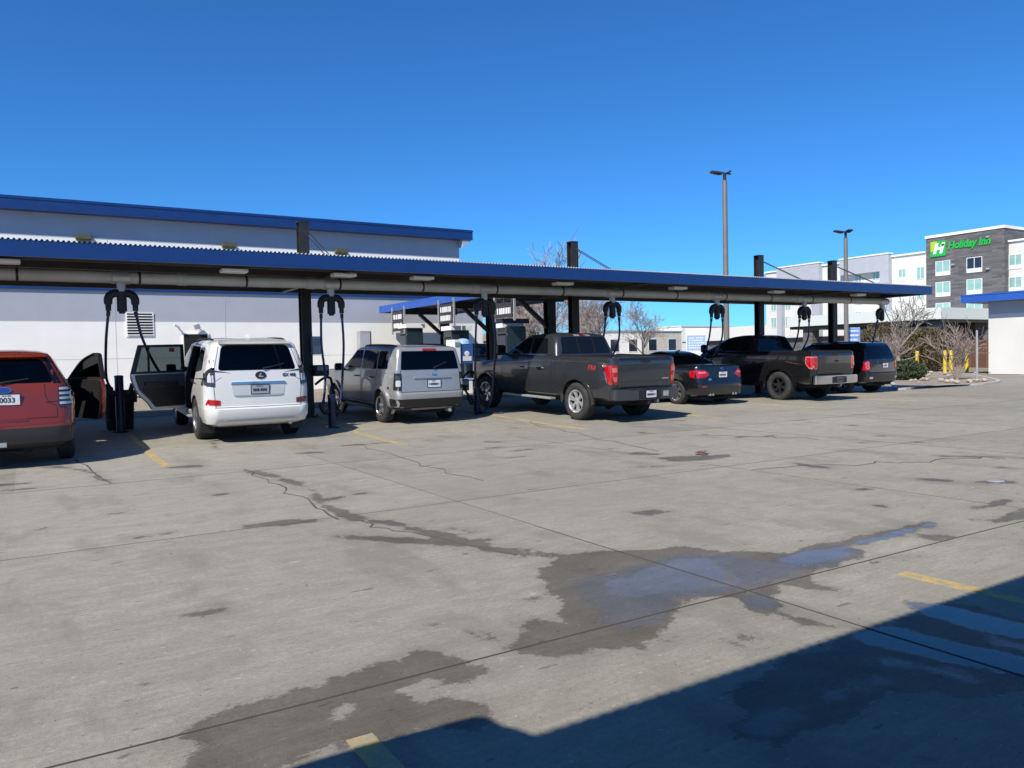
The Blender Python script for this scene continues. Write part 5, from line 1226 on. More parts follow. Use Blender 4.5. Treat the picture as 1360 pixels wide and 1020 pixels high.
c.panel('bumper_step', rounded([(-.62, .40), (.66, .40), (.60, .43), (-.56, .43)], .01), 'rear', M['galv'], off=.01)
c.handle(2.4, 1.02, M['chrome']); c.handle(1.35, 1.05, M['chrome'], ('right',)); c.mirror(3.35, 1.24, PW, .90)
c.rails(.64, .8, 2.6, 1.80, M['black'], .0); c.wiper(.08, 1.32, .4, R(12)); c.wheels(.935, .39, .265, .235, M['alloy'], n=6, dbl=True)
c.mb(MB().box(-.98, -.84, 1.68, 3.4, .36, .40).box(.84, .98, 1.68, 3.4, .36, .40), 'running_board', M['galv'], bevel=.01)
c.underside(.72, .28, 4.5, .28, (.55, .12, .33)); c.grille_front(.62, .98, .94)
for q in (-1, 1): c.mb(MB().box(q * .80 - .12, q * .80 + .12, .62, .645, .16, .46), 'mud_flap', M['black'])
mb = MB(); mb.prism([(.85, 1.86), (1.05, 1.87), (1.0, 1.93), (.95, 1.935)], 'x', -.02, .02); c.mb(mb, 'antenna_fin', PW)
white_suv = c

# ---------------------------------------------------------------- silver SUV
PS = paint('silver grey paint', (.37, .375, .385), .4, .34, .05)
c = Car('suv', 'silver boxy SUV with black lower bumper between the hose posts', 7.42, 15.22, R(2), PS, .86, 2.63, cat='SUV')
RW = rounded([(-.70, 1.17), (.70, 1.17), (.64, 1.565), (-.64, 1.565)], .05); WS = rounded([(-.70, 1.16), (.70, 1.16), (.64, 1.56), (-.64, 1.56)], .06)
S1, S2, S3 = rounded([(.52, 1.18), (1.02, 1.17), (1.02, 1.56), (.58, 1.56)], .04), rounded([(1.08, 1.17), (1.86, 1.15), (1.86, 1.575), (1.08, 1.57)], .03), rounded([(1.93, 1.15), (3.0, 1.16), (2.54, 1.55), (1.93, 1.575)], .03)
c.loft('body', [(.30, .20, 4.2, .72, .12, .25, .03), (.38, .05, 4.34, .82, .14, .3, .04), (.55, .0, 4.39, .85, .15, .3, .045), (.655, .0, 4.41, .858, .15, .3, .045), (.69, .05, 4.41, .86, .12, .3, .03), (.95, .07, 4.38, .858, .11, .3, .03), (1.05, .08, 4.30, .85, .11, .3, .03),
      (1.085, .085, 4.2, .845, .1, .25, .03, 0, -.06), (1.11, .09, 3.28, .845, .08, .2, .03), (1.17, .10, 3.14, .835, .08, .2, .03), (1.40, .15, 2.78, .79, .08, .2, .03), (1.585, .20, 2.50, .752, .08, .2, .03), (1.64, .24, 2.40, .722, .09, .2, .03, 0, -.03), (1.67, .32, 2.22, .64, .12, .2, .02, -.01, -.04), (1.682, .6, 1.9, .36, .2, .2, .02)], PS, cuts=[(.86, .35, .40), (3.49, .35, .40)],
    cavity=[(.55, 1.3, 3.0, .72, .1, .1, 0), (.9, .34, 3.1, .74, .1, .1, 0), (1.2, .32, 3.0, .74, .1, .1, 0), (1.58, .36, 2.42, .66, .1, .1, 0), (1.62, .5, 2.2, .5, .1, .1, 0)],
    holes=[('rear', RW, -.5, .9), ('rear', WS, 2.1, 3.9)] + [('side', q, -1.3, 1.3) for q in (S1, S2, S3)])
c.cabin(1.95, 1.1, .68)
c.panel('rear_window', RW, 'rear', M['reardeep'], off=.006)
c.panel('brake_light', rounded([(-.16, 1.575), (.18, 1.575), (.17, 1.62), (-.15, 1.62)], .015), 'rear', mat('magenta brake lens', (.30, .012, .03), .2, 0, 1), off=.03, depth=.05)
c.both('side_window', S1, M['reardark']); c.both('side_window', S2, M['reardark']); c.both('side_window', S3, M['rearpale']); c.panel('windshield', WS, 'front', M['screen'])
for sgn, ax in ((-1, 'left'), (1, 'right')):
    f = (lambda p: p) if sgn < 0 else mir
    mb = MB(); c.geo(mb, f(rounded([(-.845, .74), (-.715, .74), (-.70, 1.10), (-.835, 1.10)], .02)), 'rear', off=.014, mi=0)
    c.geo(mb, f(rounded([(-.82, .82), (-.735, .82), (-.728, .95), (-.815, .95)], .02)), 'rear', off=.02, depth=.01, mi=1); c.geo(mb, f(rounded([(-.82, .96), (-.735, .96), (-.725, 1.05), (-.815, 1.05)], .02)), 'rear', off=.02, depth=.01, mi=2)
    c.geo(mb, rounded([(.10, .74), (.20, .74), (.19, 1.10), (.11, 1.10)], .02), ax, off=.008, mi=0); c.mb(mb, 'taillight', [M['black'], M['clearlens'], MATS['smoked lens']])
    a = [(math.cos(R(t)) * .455, math.sin(R(t)) * .455) for t in range(-22, 203, 15)]; b = [(math.cos(R(t)) * .385, math.sin(R(t)) * .385) for t in range(202, -23, -15)]
    for yy in (.86, 3.49): c.panel('fender_flare', [(yy + u, .36 + v) for u, v in a + b], ax, PS, off=.035, depth=.06, cell=.3)
c.panel('lower_bumper', rounded([(-.80, .32), (.80, .32), (.83, .55), (-.83, .55)], .04), 'rear', M['black'], off=.02)
for ax in ('left', 'right'): c.panel('lower_bumper', rounded([(.14, .33), (.42, .36), (.40, .55), (.14, .55)], .03), ax, M['black'], off=.012)
c.panel('bumper_scuff', rounded([(-.45, .30), (.55, .30), (.55, .345), (-.45, .345)], .01), 'rear', M['galv'], off=.026)
c.panel('light_bar', rounded([(-.42, .985), (.48, .985), (.46, 1.03), (-.40, 1.03)], .01), 'rear', PS, off=.022, depth=.03)
c.plate(.06, .865, seed=8); c.badge_text('Jeep', .08, 1.065, .07, M['chrome'], 'brand_badge')
c.seams([([(-.72, .70), (-.71, 1.1), (-.63, 1.57)], 'rear'), ([(.72, .70), (.71, 1.1), (.63, 1.57)], 'rear'), ([(-.72, .70), (.72, .70)], 'rear'), ([(1.3, .42), (1.05, .75), (1.05, 1.57)], 'both'), ([(1.9, .42), (1.9, 1.57)], 'both'), ([(3.05, .42), (3.08, 1.1)], 'both'), ([(1.3, .42), (3.05, .42)], 'both')])
c.handle(1.25, .98, M['black']); c.handle(2.1, .98, M['black']); c.mirror(2.85, 1.16, M['black'], .84); c.wiper(.05, 1.2, .36, R(20)); c.rails(.60, .5, 2.2, 1.635, M['black'], .0)
c.wheels(.86, .355, .225, .215, M['alloy'], n=5, wsp=.07, dbl=False); c.underside(.66, .22, 4.1, .25, (.45, .06, .27)); c.grille_front(.66, .95, .85)
c.mb(MB().box(-.80, .80, 1.35, 3.0, .27, .33), 'sill', M['black'], bevel=.01)
silver_suv = c

# ---------------------------------------------------------------- red crossover
PR = paint('burnt red paint', (.235, .030, .011), .2, .25, .05)
c = Car('suv', 'red orange SUV cut by the left edge with its right front door open', -.33, 13.22, R(0), PR, 1.0, 2.82, cat='SUV')
RW = rounded([(-.77, 1.225), (.77, 1.225), (.60, 1.60), (-.60, 1.60)], [.05, .05, .12, .12]); RWh = rounded([(-.66, 1.24), (.66, 1.24), (.55, 1.58), (-.55, 1.58)], [.05, .05, .1, .1]); WS = rounded([(-.70, 1.16), (.70, 1.16), (.56, 1.54), (-.56, 1.54)], .06)
S1, S2, S3 = rounded([(.66, 1.30), (1.15, 1.20), (1.15, 1.54), (.88, 1.52)], .05), rounded([(1.22, 1.20), (2.02, 1.16), (2.02, 1.57), (1.22, 1.55)], .04), rounded([(2.1, 1.16), (3.25, 1.14), (2.6, 1.52), (2.1, 1.57)], .04)
DW = rounded([(2.1, .48), (3.10, .48), (3.16, 1.1), (2.62, 1.53), (2.1, 1.56)], .06)
c.loft('body', [(.30, .16, 4.5, .78, .15, .3, .05), (.38, .04, 4.62, .92, .2, .35, .06), (.54, .0, 4.70, .945, .24, .4, .07), (.66, .0, 4.72, .955, .24, .4, .07), (.72, .03, 4.72, .958, .22, .4, .06), (.90, .07, 4.68, .955, .2, .4, .05), (1.02, .09, 4.55, .945, .2, .4, .05),
      (1.07, .10, 4.40, .935, .19, .35, .05, 0, -.1), (1.10, .105, 3.55, .925, .18, .25, .05), (1.22, .14, 3.30, .87, .17, .25, .05), (1.45, .27, 2.80, .75, .15, .22, .045), (1.60, .37, 2.45, .675, .14, .2, .04), (1.655, .42, 2.30, .63, .14, .2, .03, -.01, -.05), (1.685, .55, 2.05, .5, .15, .2, .02, -.01, -.06), (1.70, .8, 1.8, .3, .2, .2, .02)], PR, cuts=[(1.0, .36, .42), (3.82, .36, .42)],
    cavity=[(.55, 1.4, 3.2, .80, .1, .1, 0), (.9, .40, 3.3, .82, .1, .1, 0), (1.2, .36, 3.15, .78, .1, .1, 0), (1.55, .50, 2.4, .60, .1, .1, 0), (1.62, .6, 2.2, .48, .1, .1, 0)],
    holes=[('rear', RWh, -.5, .9), ('rear', WS, 2.1, 4.2), ('side', S1, -1.3, 1.3), ('side', S2, -1.3, 1.3), ('side', S3, -1.3, 0), ('side', DW, .3, 1.3)])
c.cabin(2.15, 1.25, .72)
for f in (lambda p: p, mir): c.panel('window_surround', f(rounded([(-.77, 1.225), (-.665, 1.225), (-.555, 1.59), (-.60, 1.60)], .02)), 'rear', M['glass'], off=.005)
c.panel('rear_window', RWh, 'rear', M['rearpale'], off=.006)
c.panel('roof_spoiler', rounded([(-.60, 1.61), (.60, 1.61), (.56, 1.665), (-.56, 1.665)], .02), 'rear', PR, off=.08, depth=.1)
c.both('side_window', S1, M['reardark']); c.both('side_window', S2, M['reardark']); c.panel('side_window', S3, 'left', M['rearpale']); c.panel('windshield', WS, 'front', M['screen'])
for sgn, ax in ((-1, 'left'), (1, 'right')):
    f = (lambda p: p) if sgn < 0 else mir
    mb = MB(); c.geo(mb, f(rounded([(-.935, .90), (-.715, .88), (-.72, 1.17), (-.875, 1.22), (-.90, 1.20)], .02)), 'rear', off=.012, mi=0)
    for k in range(4): c.geo(mb, f(rounded([(-.90 + .012 * k, .92 + .07 * k), (-.735, .92 + .07 * k), (-.735, .955 + .07 * k), (-.89 + .012 * k, .955 + .07 * k)], .008)), 'rear', off=.018, depth=.01, mi=1)
    c.geo(mb, rounded([(.18, .90), (.36, .90), (.27, 1.18), (.20, 1.18)], .02), ax, off=.01, mi=0); c.mb(mb, 'taillight', [MATS['smoked lens'], M['clearlens']])
    c.panel('wheel_trim', rounded([(.52, .56), (.58, .56), (.45, .90), (.42, .90)], .01), ax, M['black'], off=.008)
c.panel('lower_bumper', rounded([(-.77, .303), (.77, .303), (.92, .40), (.935, .60), (-.935, .60), (-.92, .40)], .03), 'rear', mat('charcoal cladding', (.032, .032, .034), .55, 0, 0, .15, 5), off=.016)
for ax in ('left', 'right'): c.panel('lower_bumper', rounded([(.14, .31), (.60, .31), (.56, .60), (.14, .60)], .02), ax, MATS['charcoal cladding'], off=.01); c.panel('side_cladding', rounded([(1.46, .32), (3.36, .32), (3.36, .48), (1.46, .48)], .02), ax, MATS['charcoal cladding'], off=.01)
c.panel('step_pad', rounded([(-.30, .69), (.34, .69), (.34, .74), (-.30, .74)], .01), 'rear', mat('dark red trim', (.10, .014, .01), .4, 0, .6), off=.005)
c.oval(.05, 1.145, .10, .045, M['chrome'], mat('badge blue', (.02, .05, .22), .25, 0, .8)); c.plate(.09, 1.01, txt='0033', seed=2)
c.seams([([(-.70, .74), (-.70, .9), (-.60, .95), (-.56, 1.05), (-.55, 1.22)], 'rear'), ([(.70, .74), (.70, .9), (.60, .95), (.56, 1.05), (.55, 1.22)], 'rear'), ([(-.70, .735), (.70, .735)], 'rear'), ([(.56, .955), (.72, .965)], 'rear'), ([(2.06, .45), (2.06, 1.57)], 'both'), ([(1.36, .6), (1.18, .9), (1.18, 1.55)], 'both')])
mb = MB(); mb.tube([(-.25, .30, .33), (-.25, .12, .33)], .035, 10); mb.tube([(.16, .30, .36), (.16, .1, .36)], .03, 10); mb.box(-.06, .06, .02, .2, .34, .46); c.mb(mb, 'tow_hitch', M['galv'])
c.handle(1.5, .98, PR); c.handle(2.3, .98, PR, ('left',)); c.mirror(3.05, 1.16, M['black'], .93, (-1,)); c.wiper(.0, 1.25, .36, R(8)); c.wheels(.945, .365, .245, .225, M['alloy'], n=5, wsp=.08, dbl=False); c.underside(.72, .2, 4.4, .26); c.grille_front(.6, .95, .95)
th = R(27); hy = 3.12; hx = c.cast('right', 3.12, .8)[0].x - .02
def dpt(u, z, t): return Vector((hx + math.sin(th) * u, hy - math.cos(th) * u, z)) + Vector((math.cos(th), math.sin(th), 0)) * t
mb = MB(); doorpart(mb, rounded([(0, .46), (1.0, .46), (1.08, .62), (1.12, 1.0), (1.06, 1.16), (0, 1.14)], [.06, .1, .12, .1, .02, .02]), .012, .085); dd = c.mb(mb, 'door', PR, bevel=.012)
mb = MB(); doorpart(mb, rounded([(.0, .462), (.985, .462), (1.06, .63), (1.095, .99), (1.05, 1.155), (.0, 1.14)], .05), -.03, .010); doorpart(mb, rounded([(.2, .86), (.9, .90), (.9, .96), (.2, .94)], .02), -.08, -.031); c.mb(mb, 'door_trim', M['black'], dd)
fo = rounded([(0, 1.14), (1.07, 1.16), (.98, 1.60), (.86, 1.625), (.45, 1.50)], [0, 0, .03, .12, .3], 3); fi = [(.10 + (u - .10) * .0 + u * 0, z) for u, z in []]
def inset(poly, d):
    cx = sum(p[0] for p in poly) / len(poly); cz = sum(p[1] for p in poly) / len(poly)
    return [(cx + (u - cx) * (1 - d), cz + (z - cz) * (1 - d * 1.4)) for u, z in poly]
fi = inset(fo, .11); mb = MB(); n = len(fo)
for i in range(n): j = (i + 1) % n; doorpart(mb, [fo[i], fo[j], fi[j], fi[i]], .03, .10)
c.mb(mb, 'window_frame', M['black'], dd)
mb = MB(); doorpart(mb, fi, .06, .065); c.mb(mb, 'window_pane', M['clearglass'], dd)
mb = MB(); doorpart(mb, rounded([(.10, 1.15), (.40, 1.15), (.40, 1.33), (.10, 1.33)], .05), .12, .25); c.mb(mb, 'mirror', M['black'], dd, bevel=.02)

# ---------------------------------------------------------------- pickups
def pickup(c, pm, cabyr, H, cuts, win, light, rims, bump, topz=1.42, crew=True, hw=1.005):
    c.loft('body', [(.46, .28, 5.55, .84, .08, .25, .02), (.54, .14, 5.72, .95, .09, .3, .02), (.80, .10, 5.84, hw - .005, .09, .35, .02), (1.02, .085, 5.87, hw, .09, .35, .02), (1.20, .085, 5.84, hw - .008, .09, .35, .02), (1.25, .085, 5.72, hw - .015, .09, .3, .02, 0, -.08), (1.29, .085, 4.52, hw - .02, .085, .2, .02), (topz - .03, .09, 4.40, hw - .03, .085, .2, .02), (topz, .115, 4.36, hw - .055, .09, .2, .02)],
           pm, cuts=cuts, boxes=[(-.78, .78, .17, cabyr - .1, .84, 1.7)])
    zb = topz - .04
    c.loft('cab', [(zb, cabyr - .03, 4.42, hw - .06, .10, .2, .03), (zb + .07, cabyr, 4.27, hw - .075, .12, .2, .03), (H - .28, cabyr + .09, 3.83, hw - .145, .13, .2, .035), (H - .10, cabyr + .16, 3.48, hw - .205, .14, .2, .035), (H - .045, cabyr + .22, 3.32, hw - .25, .16, .22, .03, -.01, -.03), (H - .01, cabyr + .36, 3.05, hw - .38, .2, .25, .02, -.01, -.04), (H, cabyr + .6, 2.8, .36, .2, .25, .02)], pm)
    rw = rounded([(-.76, topz + .04), (.76, topz + .04), (.66, H - .10), (-.66, H - .10)], .06); c.panel('rear_window', rw, 'rear', M['glass'], off=.005)
    for x in (-.22, .26): c.panel('window_bar', [(x - .012, topz + .05), (x + .012, topz + .05), (x + .010, H - .115), (x - .010, H - .115)], 'rear', M['black'], off=.012, depth=.01)
    for wn in win: c.both('side_window', rounded(wn, .05), M['glass'])
    c.panel('windshield', rounded([(-.76, topz + .06), (.76, topz + .06), (.64, H - .12), (-.64, H - .12)], .06), 'front', M['glass'])
    c.panel('brake_light', rounded([(-.09, H - .075), (.09, H - .075), (.08, H - .035), (-.08, H - .035)], .01), 'rear', M['redlens'], off=.02, depth=.05)
    for q in (-1, 1): c.panel('cargo_lamp', rounded([(q * .10, H - .075), (q * .24, H - .075), (q * .22, H - .04), (q * .10, H - .04)], .008), 'rear', M['clearlens'], off=.015, depth=.05)
    # tailgate
    tg = c.panel('tailgate', rounded([(-.775, .78), (.775, .78), (.775, topz - .008), (-.775, topz - .008)], .025), 'rear', pm, off=.014, depth=.05)
    c.panel('tailgate_rib', rounded([(-.74, topz - .17), (.74, topz - .17), (.74, topz - .15), (-.74, topz - .15)], .006), 'rear', pm, tg, off=.024, depth=.012)
    c.panel('tailgate_rib', rounded([(-.74, .90), (.74, .90), (.74, .915), (-.74, .915)], .006), 'rear', pm, tg, off=.022, depth=.01)
    c.panel('tailgate_cap', rounded([(-.77, topz - .045), (.77, topz - .045), (.77, topz - .008), (-.77, topz - .008)], .01), 'rear', M['black'], tg, off=.028, depth=.03)
    c.panel('tailgate_handle', rounded([(-.13, topz - .115), (.13, topz - .115), (.13, topz - .055), (-.13, topz - .055)], .02), 'rear', M['black'], tg, off=.026, depth=.014)
    mb = MB()
    for q in (-1, 1): mb.box(q * .88 - .055, q * .88 + .055, .2, cabyr - .08, topz - .004, topz + .022)
    c.mb(mb, 'bed_rail_cap', M['black'], bevel=.01)
    # bumper
    mb = MB()
    prof = [(-.985, .14), (-.96, -.02), (-.60, -.075), (.60, -.075), (.96, -.02), (.985, .14)]
    pl = rounded(prof + [(.9, .26), (-.9, .26)], .06, 3); mb.prism(pl, 'z', .50, .735, 0)
    bp_ = c.mb(mb, 'rear_bumper', bump, bevel=.02)
    mb = MB(); mb.box(-.33, .33, -.085, -.06, .52, .70); mb.box(-.55, .55, -.07, .2, .7355, .75); c.mb(mb, 'bumper_step', M['black'], bp_, bevel=.008)
    mb = MB(); mb.box(-.05, .05, -.06, .25, .40, .50); c.mb(mb, 'tow_hitch', M['black'])
    for sgn, ax in ((-1, 'left'), (1, 'right')):
        f = (lambda p: p) if sgn < 0 else mir
        light(c, sgn, ax, f)
        arch = [(c.ro + math.cos(R(t)) * .555, .44 + math.sin(R(t)) * .53) for t in range(-10, 191, 12)]; inn_ = [(c.ro + math.cos(R(t)) * .485, .44 + math.sin(R(t)) * .47) for t in range(190, -11, -12)]
        for dy in (0, c.wb): c.panel('fender_lip', [(u + dy, v) for u, v in arch + inn_], ax, pm, off=.022, depth=.05, cell=.3)
    c.seams([([(cabyr - .02, .5), (cabyr - .02, topz)], 'both'), ([(cabyr + .12, .55), (cabyr + .12, topz + .1), (cabyr + .25, H - .1)], 'both')] + ([([(3.02, .52), (3.02, H - .08)], 'both')] if crew else [([(2.75, .52), (2.75, H - .08)], 'both')]) + [([(4.1, .52), (4.2, 1.35)], 'both'), ([(cabyr + .1, .56), (4.1, .54)], 'both'), ([(.55, .75), (cabyr - .1, .75)], 'both')])
    c.wheels(.99, .42, .285, .255, rims[0], n=6, wsp=.055, dbl=rims[1]); c.underside(.72, .4, 5.3, .38, (.62, .3, .42))
    c.mb(MB().box(-1.02, -.86, cabyr + .1, 4.1, .40, .45).box(.86, 1.02, cabyr + .1, 4.1, .40, .45), 'running_board', rims[2], bevel=.012)
    c.mirror(3.95, topz + .1, M['black'], hw - .04, sz=(.24, .14, .26)); c.grille_front(.72, 1.16, 1.0)
PG = paint('charcoal grey paint', (.048, .053, .060), .45, .3, .05)
c = Car('pickup_truck', 'dark grey crew cab pickup with chrome wheels and tall red taillights', 11.44, 12.9, R(3), PG, 1.26, 3.69, cat='pickup truck')
def light_a(c, sgn, ax, f):
    mb = MB(); c.geo(mb, f(rounded([(-.99, 1.25), (-.79, 1.25), (-.79, .84), (-.86, .83), (-.965, 1.03)], .015)), 'rear', off=.016, mi=0)
    for z0, z1 in ((1.10, 1.20), (.90, 1.0)): c.geo(mb, f(rounded([(-.93 if z0 > 1 else -.89, z0), (-.815, z0), (-.815, z1), (-.94 if z0 > 1 else -.92, z1)], .01)), 'rear', off=.022, depth=.01, mi=1)
    c.geo(mb, rounded([(.12, .84), (.17, .84), (.34, 1.24), (.12, 1.25)], .015), ax, off=.012, mi=0); c.mb(mb, 'taillight', [M['redlens'], M['redclear']])
    mb = MB(); c.geo(mb, rounded([(.185, .84), (.215, .84), (.375, 1.245), (.35, 1.245)], .008), ax, off=.014); c.mb(mb, 'taillight_trim', M['chrome'])
pickup(c, PG, 2.02, 1.95, [(1.26, .44, .485), (4.95, .44, .485)], [[(2.36, 1.46), (3.0, 1.45), (3.0, 1.83), (2.50, 1.82)], [(3.08, 1.45), (4.02, 1.45), (3.55, 1.80), (3.08, 1.83)]], light_a, (M['wheelchrome'], True, M['galv']), mat('dark grey bumper', (.07, .072, .075), .35, .5, .5, .1, 5))
c.oval(0, 1.17, .115, .048, M['chrome'], PG); c.plate(.02, .625, -.095, seed=11); c.badge_text('FX4', .72, 1.18, .15, mat('badge red', (.45, .03, .03), .4), 'side_badge', .2, 'left', bold=.002)
c.panel('model_badge', rounded([(.52, .93), (.72, .93), (.72, .955), (.52, .955)], .004), 'rear', M['galv'], off=.02, depth=.01)
c.handle(2.55, 1.13, M['chrome'], ln=.26); c.handle(3.2, 1.13, M['chrome'], ln=.26)
for ax in ('left', 'right'): c.panel('window_trim', [(2.2, 1.425), (4.1, 1.415), (4.1, 1.43), (2.2, 1.44)], ax, M['chrome'], off=.008, depth=.01)
mb = MB(); mb.box(.39, .56, -.088, -.08, .56, .68); c.mb(mb, 'trailer_socket', M['galv'], bevel=.006)

PB = paint('black truck paint', (.0125, .0125, .014), .2, .22, .08)
c = Car('pickup_truck', 'black pickup with black wheels and chrome rear bumper', 19.66, 14.1, R(1), PB, 1.26, 3.6, cat='pickup truck')
def light_b(c, sgn, ax, f):
    mb = MB(); c.geo(mb, f(rounded([(-.995, 1.28), (-.79, 1.28), (-.79, .92), (-.90, .92), (-.985, 1.06)], .03)), 'rear', off=.016, mi=1); c.geo(mb, f(rounded([(-.955, 1.25), (-.82, 1.25), (-.82, .95), (-.89, .95), (-.95, 1.08)], .03)), 'rear', off=.024, depth=.012, mi=0)
    c.geo(mb, rounded([(.12, .92), (.22, .94), (.34, 1.08), (.34, 1.28), (.12, 1.28)], .03), ax, off=.012, mi=1); c.geo(mb, rounded([(.12, .96), (.20, .97), (.31, 1.09), (.31, 1.25), (.12, 1.25)], .03), ax, off=.018, depth=.01, mi=0); c.mb(mb, 'taillight', [M['redlens'], M['redclear']])
pickup(c, PB, 2.08, 1.93, [(1.26, .44, .485), (4.86, .44, .485)], [[(2.40, 1.46), (2.72, 1.45), (2.72, 1.81), (2.52, 1.80)], [(2.80, 1.45), (4.0, 1.45), (3.5, 1.78), (2.80, 1.82)]], light_b, (M['darkalloy'], False, M['black']), M['chrome'], crew=False)
c.oval(.06, 1.14, .12, .045, PB, M['black']); c.badge_text('F-150', -.52, 1.13, .12, M['chrome'], 'model_badge', .25); c.plate(.0, .625, -.095, seed=14, mface=mat('plate dark grey', (.09, .09, .095), .5)); c.handle(2.95, 1.12, PB, ln=.24)

# ---------------------------------------------------------------- sedan
PN = paint('midnight navy paint', (.007, .0075, .009), .0, .25, .05)
c = Car('sedan', 'dark navy sedan with silver wheels between the two pickups', 15.88, 14.85, R(-1), PN, .92, 2.76, cat='sedan')
c.loft('body', [(.22, .22, 4.2, .76, .15, .3, .05), (.29, .05, 4.4, .86, .2, .35, .07), (.46, .0, 4.49, .895, .26, .4, .08), (.60, .0, 4.52, .905, .26, .4, .08), (.66, .03, 4.53, .908, .24, .4, .08), (.82, .05, 4.45, .905, .24, .4, .08), (.93, .075, 4.3, .89, .23, .38, .08), (.97, .09, 4.1, .88, .22, .35, .08, .03, -.12), (1.0, .10, 3.4, .865, .22, .3, .08, .045, -.02), (1.03, .16, 3.25, .84, .22, .25, .08, .045, 0), (1.055, .86, 3.15, .81, .2, .25, .09), (1.10, 1.0, 3.02, .785, .2, .25, .08), (1.24, 1.32, 2.72, .70, .2, .25, .07), (1.35, 1.60, 2.46, .62, .2, .25, .06), (1.395, 1.80, 2.28, .55, .2, .25, .05), (1.42, 2.0, 2.15, .4, .05, .05, .01)], PN, cuts=[(.92, .325, .37), (3.68, .325, .37)])
c.panel('rear_window', rounded([(-.66, 1.085), (.66, 1.085), (.52, 1.36), (-.52, 1.36)], .06), 'rear', M['glass'], off=.005)
c.both('side_window', rounded([(1.35, 1.08), (2.02, 1.06), (2.02, 1.35), (1.75, 1.33)], .04), M['glass']); c.both('side_window', rounded([(2.08, 1.06), (2.95, 1.07), (2.5, 1.32), (2.08, 1.35)], .04), M['glass']); c.panel('windshield', rounded([(-.64, 1.08), (.64, 1.08), (.52, 1.36), (-.52, 1.36)], .06), 'front', M['glass'])
for sgn, ax in ((-1, 'left'), (1, 'right')):
    f = (lambda p: p) if sgn < 0 else mir
    mb = MB(); c.geo(mb, f(rounded([(-.885, .74), (-.60, .75), (-.46, .84), (-.60, .95), (-.86, .94)], .04)), 'rear', off=.008, mi=0); c.geo(mb, f(rounded([(-.80, .86), (-.58, .86), (-.56, .91), (-.78, .915)], .02)), 'rear', off=.014, depth=.01, mi=1)
    c.geo(mb, rounded([(.22, .74), (.36, .76), (.40, .86), (.36, .94), (.22, .94)], .03), ax, off=.008, mi=0); c.mb(mb, 'taillight', [M['redlens'], M['redclear']])
    mb = MB(); mb.tube([(sgn * .42 - .05, .02, .30), (sgn * .42 - .05, .2, .30)], .035, 10); mb.tube([(sgn * .42 + .05, .02, .30), (sgn * .42 + .05, .2, .30)], .035, 10); c.mb(mb, 'exhaust_pipe', M['chrome'])
    c.panel('reflector', rounded([(sgn * .66 - .07, .50), (sgn * .66 + .07, .50), (sgn * .66 + .07, .53), (sgn * .66 - .07, .53)], .005), 'rear', M['redlens'], off=.006)
c.plate(.0, .825, seed=21); c.oval(0, .975, .041, .041, M['chrome'], MATS['badge blue']); c.badge_text('328i', -.47, .70, .06, M['chrome'], 'model_badge', .1)
c.seams([([(-.52, .97), (-.50, .72), (.50, .72), (.52, .97)], 'rear'), ([(-.86, .655), (.86, .655)], 'rear'), ([(1.35, .35), (1.28, .6), (1.3, 1.05)], 'both'), ([(2.05, .33), (2.05, 1.05)], 'both'), ([(3.05, .33), (3.08, .95)], 'both')])
c.handle(1.5, .88, PN); c.handle(2.3, .87, PN); c.mirror(2.75, 1.06, PN, .83, sz=(.18, .12, .13)); c.wheels(.885, .325, .225, .225, M['alloy'], n=6, wsp=.05, dbl=True); c.underside(.66, .25, 4.1, .19); c.grille_front(.52, .78, .88)
mb = MB(); mb.prism([(1.72, 1.40), (1.9, 1.41), (1.74, 1.46)], 'x', -.02, .02); c.mb(mb, 'antenna_fin', PN)
sedan = c

# ---------------------------------------------------------------- last black SUV
c = Car('suv', 'black SUV with round red taillights parked last at the right', 24.45, 15.7, R(1), PB, 1.0, 2.9, cat='SUV')
c.loft('body', [(.30, .20, 4.5, .75, .12, .25, .03), (.38, .05, 4.65, .87, .16, .3, .05), (.55, .0, 4.74, .905, .18, .3, .055), (.66, .0, 4.78, .915, .18, .3, .055), (.70, .05, 4.78, .916, .15, .3, .04), (.95, .07, 4.74, .914, .14, .3, .04), (1.05, .08, 4.66, .905, .14, .3, .04), (1.085, .085, 4.5, .90, .13, .25, .04, 0, -.06), (1.11, .09, 3.6, .892, .13, .2, .04), (1.2, .11, 3.42, .87, .13, .2, .04), (1.45, .20, 2.95, .80, .13, .2, .03), (1.60, .27, 2.7, .755, .13, .2, .03), (1.66, .32, 2.55, .71, .14, .2, .03), (1.70, .45, 2.3, .6, .16, .2, .02), (1.715, .7, 2.0, .36, .2, .2, .02)], PB, cuts=[(1.0, .36, .41), (3.9, .36, .41)])
c.panel('rear_window', rounded([(-.70, 1.14), (.70, 1.14), (.62, 1.58), (-.62, 1.58)], .07), 'rear', M['glass'], off=.006)
for wn in ([(.55, 1.2), (1.15, 1.17), (1.15, 1.57), (.68, 1.57)], [(1.22, 1.17), (2.05, 1.15), (2.05, 1.59), (1.22, 1.58)], [(2.12, 1.15), (3.3, 1.16), (2.75, 1.56), (2.12, 1.59)]): c.both('side_window', rounded(wn, .05), M['glass'])
c.panel('windshield', rounded([(-.74, 1.16), (.74, 1.16), (.64, 1.6), (-.64, 1.6)], .06), 'front', M['glass'])
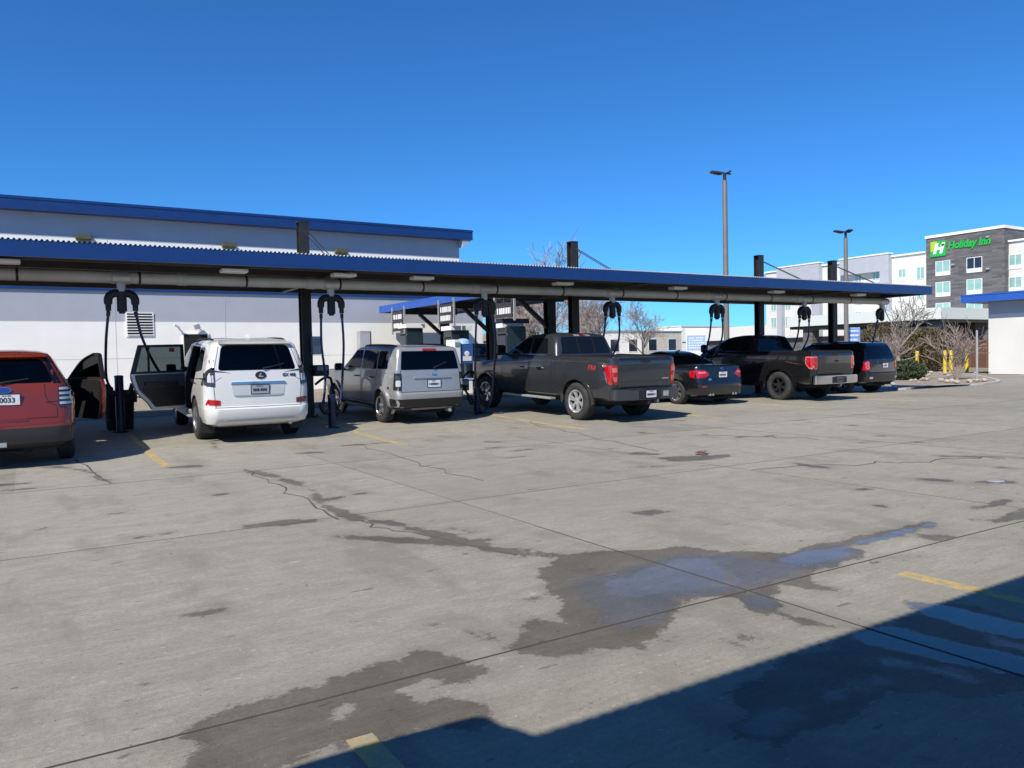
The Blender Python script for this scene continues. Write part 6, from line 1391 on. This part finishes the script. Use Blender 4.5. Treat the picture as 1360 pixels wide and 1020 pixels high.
for sgn, ax in ((-1, 'left'), (1, 'right')):
    f = (lambda p: p) if sgn < 0 else mir
    mb = MB(); c.geo(mb, f(rounded([(-.905, .76), (-.73, .76), (-.72, 1.08), (-.895, 1.08)], .05)), 'rear', off=.014, mi=0)
    for zz in (.86, .98): el = [(-.81 + .055 * math.cos(2 * math.pi * i / 16), zz + .055 * math.sin(2 * math.pi * i / 16)) for i in range(16)]; c.geo(mb, f(el), 'rear', off=.02, depth=.01, cell=.3, mi=1)
    c.geo(mb, rounded([(.13, .76), (.24, .76), (.24, 1.08), (.13, 1.08)], .04), ax, off=.01, mi=0); c.mb(mb, 'taillight', [M['redlens'], M['redclear']])
    c.panel('fog_lamp', rounded([(sgn * .70 - .07, .48), (sgn * .70 + .07, .48), (sgn * .70 + .07, .55), (sgn * .70 - .07, .55)], .02), 'rear', M['clearlens'], off=.008)
c.plate(.12, .92, seed=31); c.panel('plate_hood', rounded([(-.32, 1.02), (.46, 1.02), (.44, 1.06), (-.30, 1.06)], .01), 'rear', PB, off=.03, depth=.04); c.oval(.10, 1.10, .07, .028, M['chrome'], M['black'])
c.seams([([(-.73, .70), (-.72, 1.1), (-.64, 1.6)], 'rear'), ([(.73, .70), (.72, 1.1), (.64, 1.6)], 'rear'), ([(-.73, .70), (.73, .70)], 'rear'), ([(2.08, .45), (2.08, 1.58)], 'both')])
c.handle(1.45, .98, PB); c.handle(2.3, .98, PB); c.mirror(3.15, 1.15, PB, .88); c.rails(.62, .55, 2.4, 1.675, M['black'], 0); c.wheels(.905, .365, .235, .215, M['alloy'], n=5, wsp=.06, dbl=False); c.underside(.68, .22, 4.4, .26); c.grille_front(.6, .95, .9)

# copies farther off, and an unseen stretched SUV added for its foreground shadow
def repaint(root, old, new):
    for ch in root.children_recursive:
        for i, sl_ in enumerate(ch.material_slots):
            if sl_.material == old: sl_.link = 'OBJECT'; sl_.material = new
n_ = copy_tree(silver_suv.root, (13.6, 27.6, .33), R(-90), 'grey car waiting in the pay lane behind the silver car'); n_.rotation_euler = (0, 0, R(-90)); repaint(n_, PS, paint('slate paint', (.10, .11, .125), .5, .3))
for px, Y, lab in ((876, 74, 'white far parked car left of the pale notice board'), (897, 78, 'white far parked car just beside the pale notice board')):
    p = onY(px, 468, Y); k = copy_tree(sedan.root, (p.x, p.y, 0), R(-75), lab); k.rotation_euler = (0, 0, R(-75)); repaint(k, PN, PW); k['group'] = 'far parked cars'
k = copy_tree(white_suv.root, (-1.34, 1.90, 0), R(180), 'stretched white SUV added unseen beside the camera for the bump in the shadow'); k.rotation_euler = (0, 0, R(180)); k.scale = (1.0, 1.25, 1.4)
for ch in [q for q in k.children if q.name.split('.')[0] in ('door', 'doorway', 'mirror')]:
    for g_ in list(ch.children): bpy.data.objects.remove(g_)
    bpy.data.objects.remove(ch)
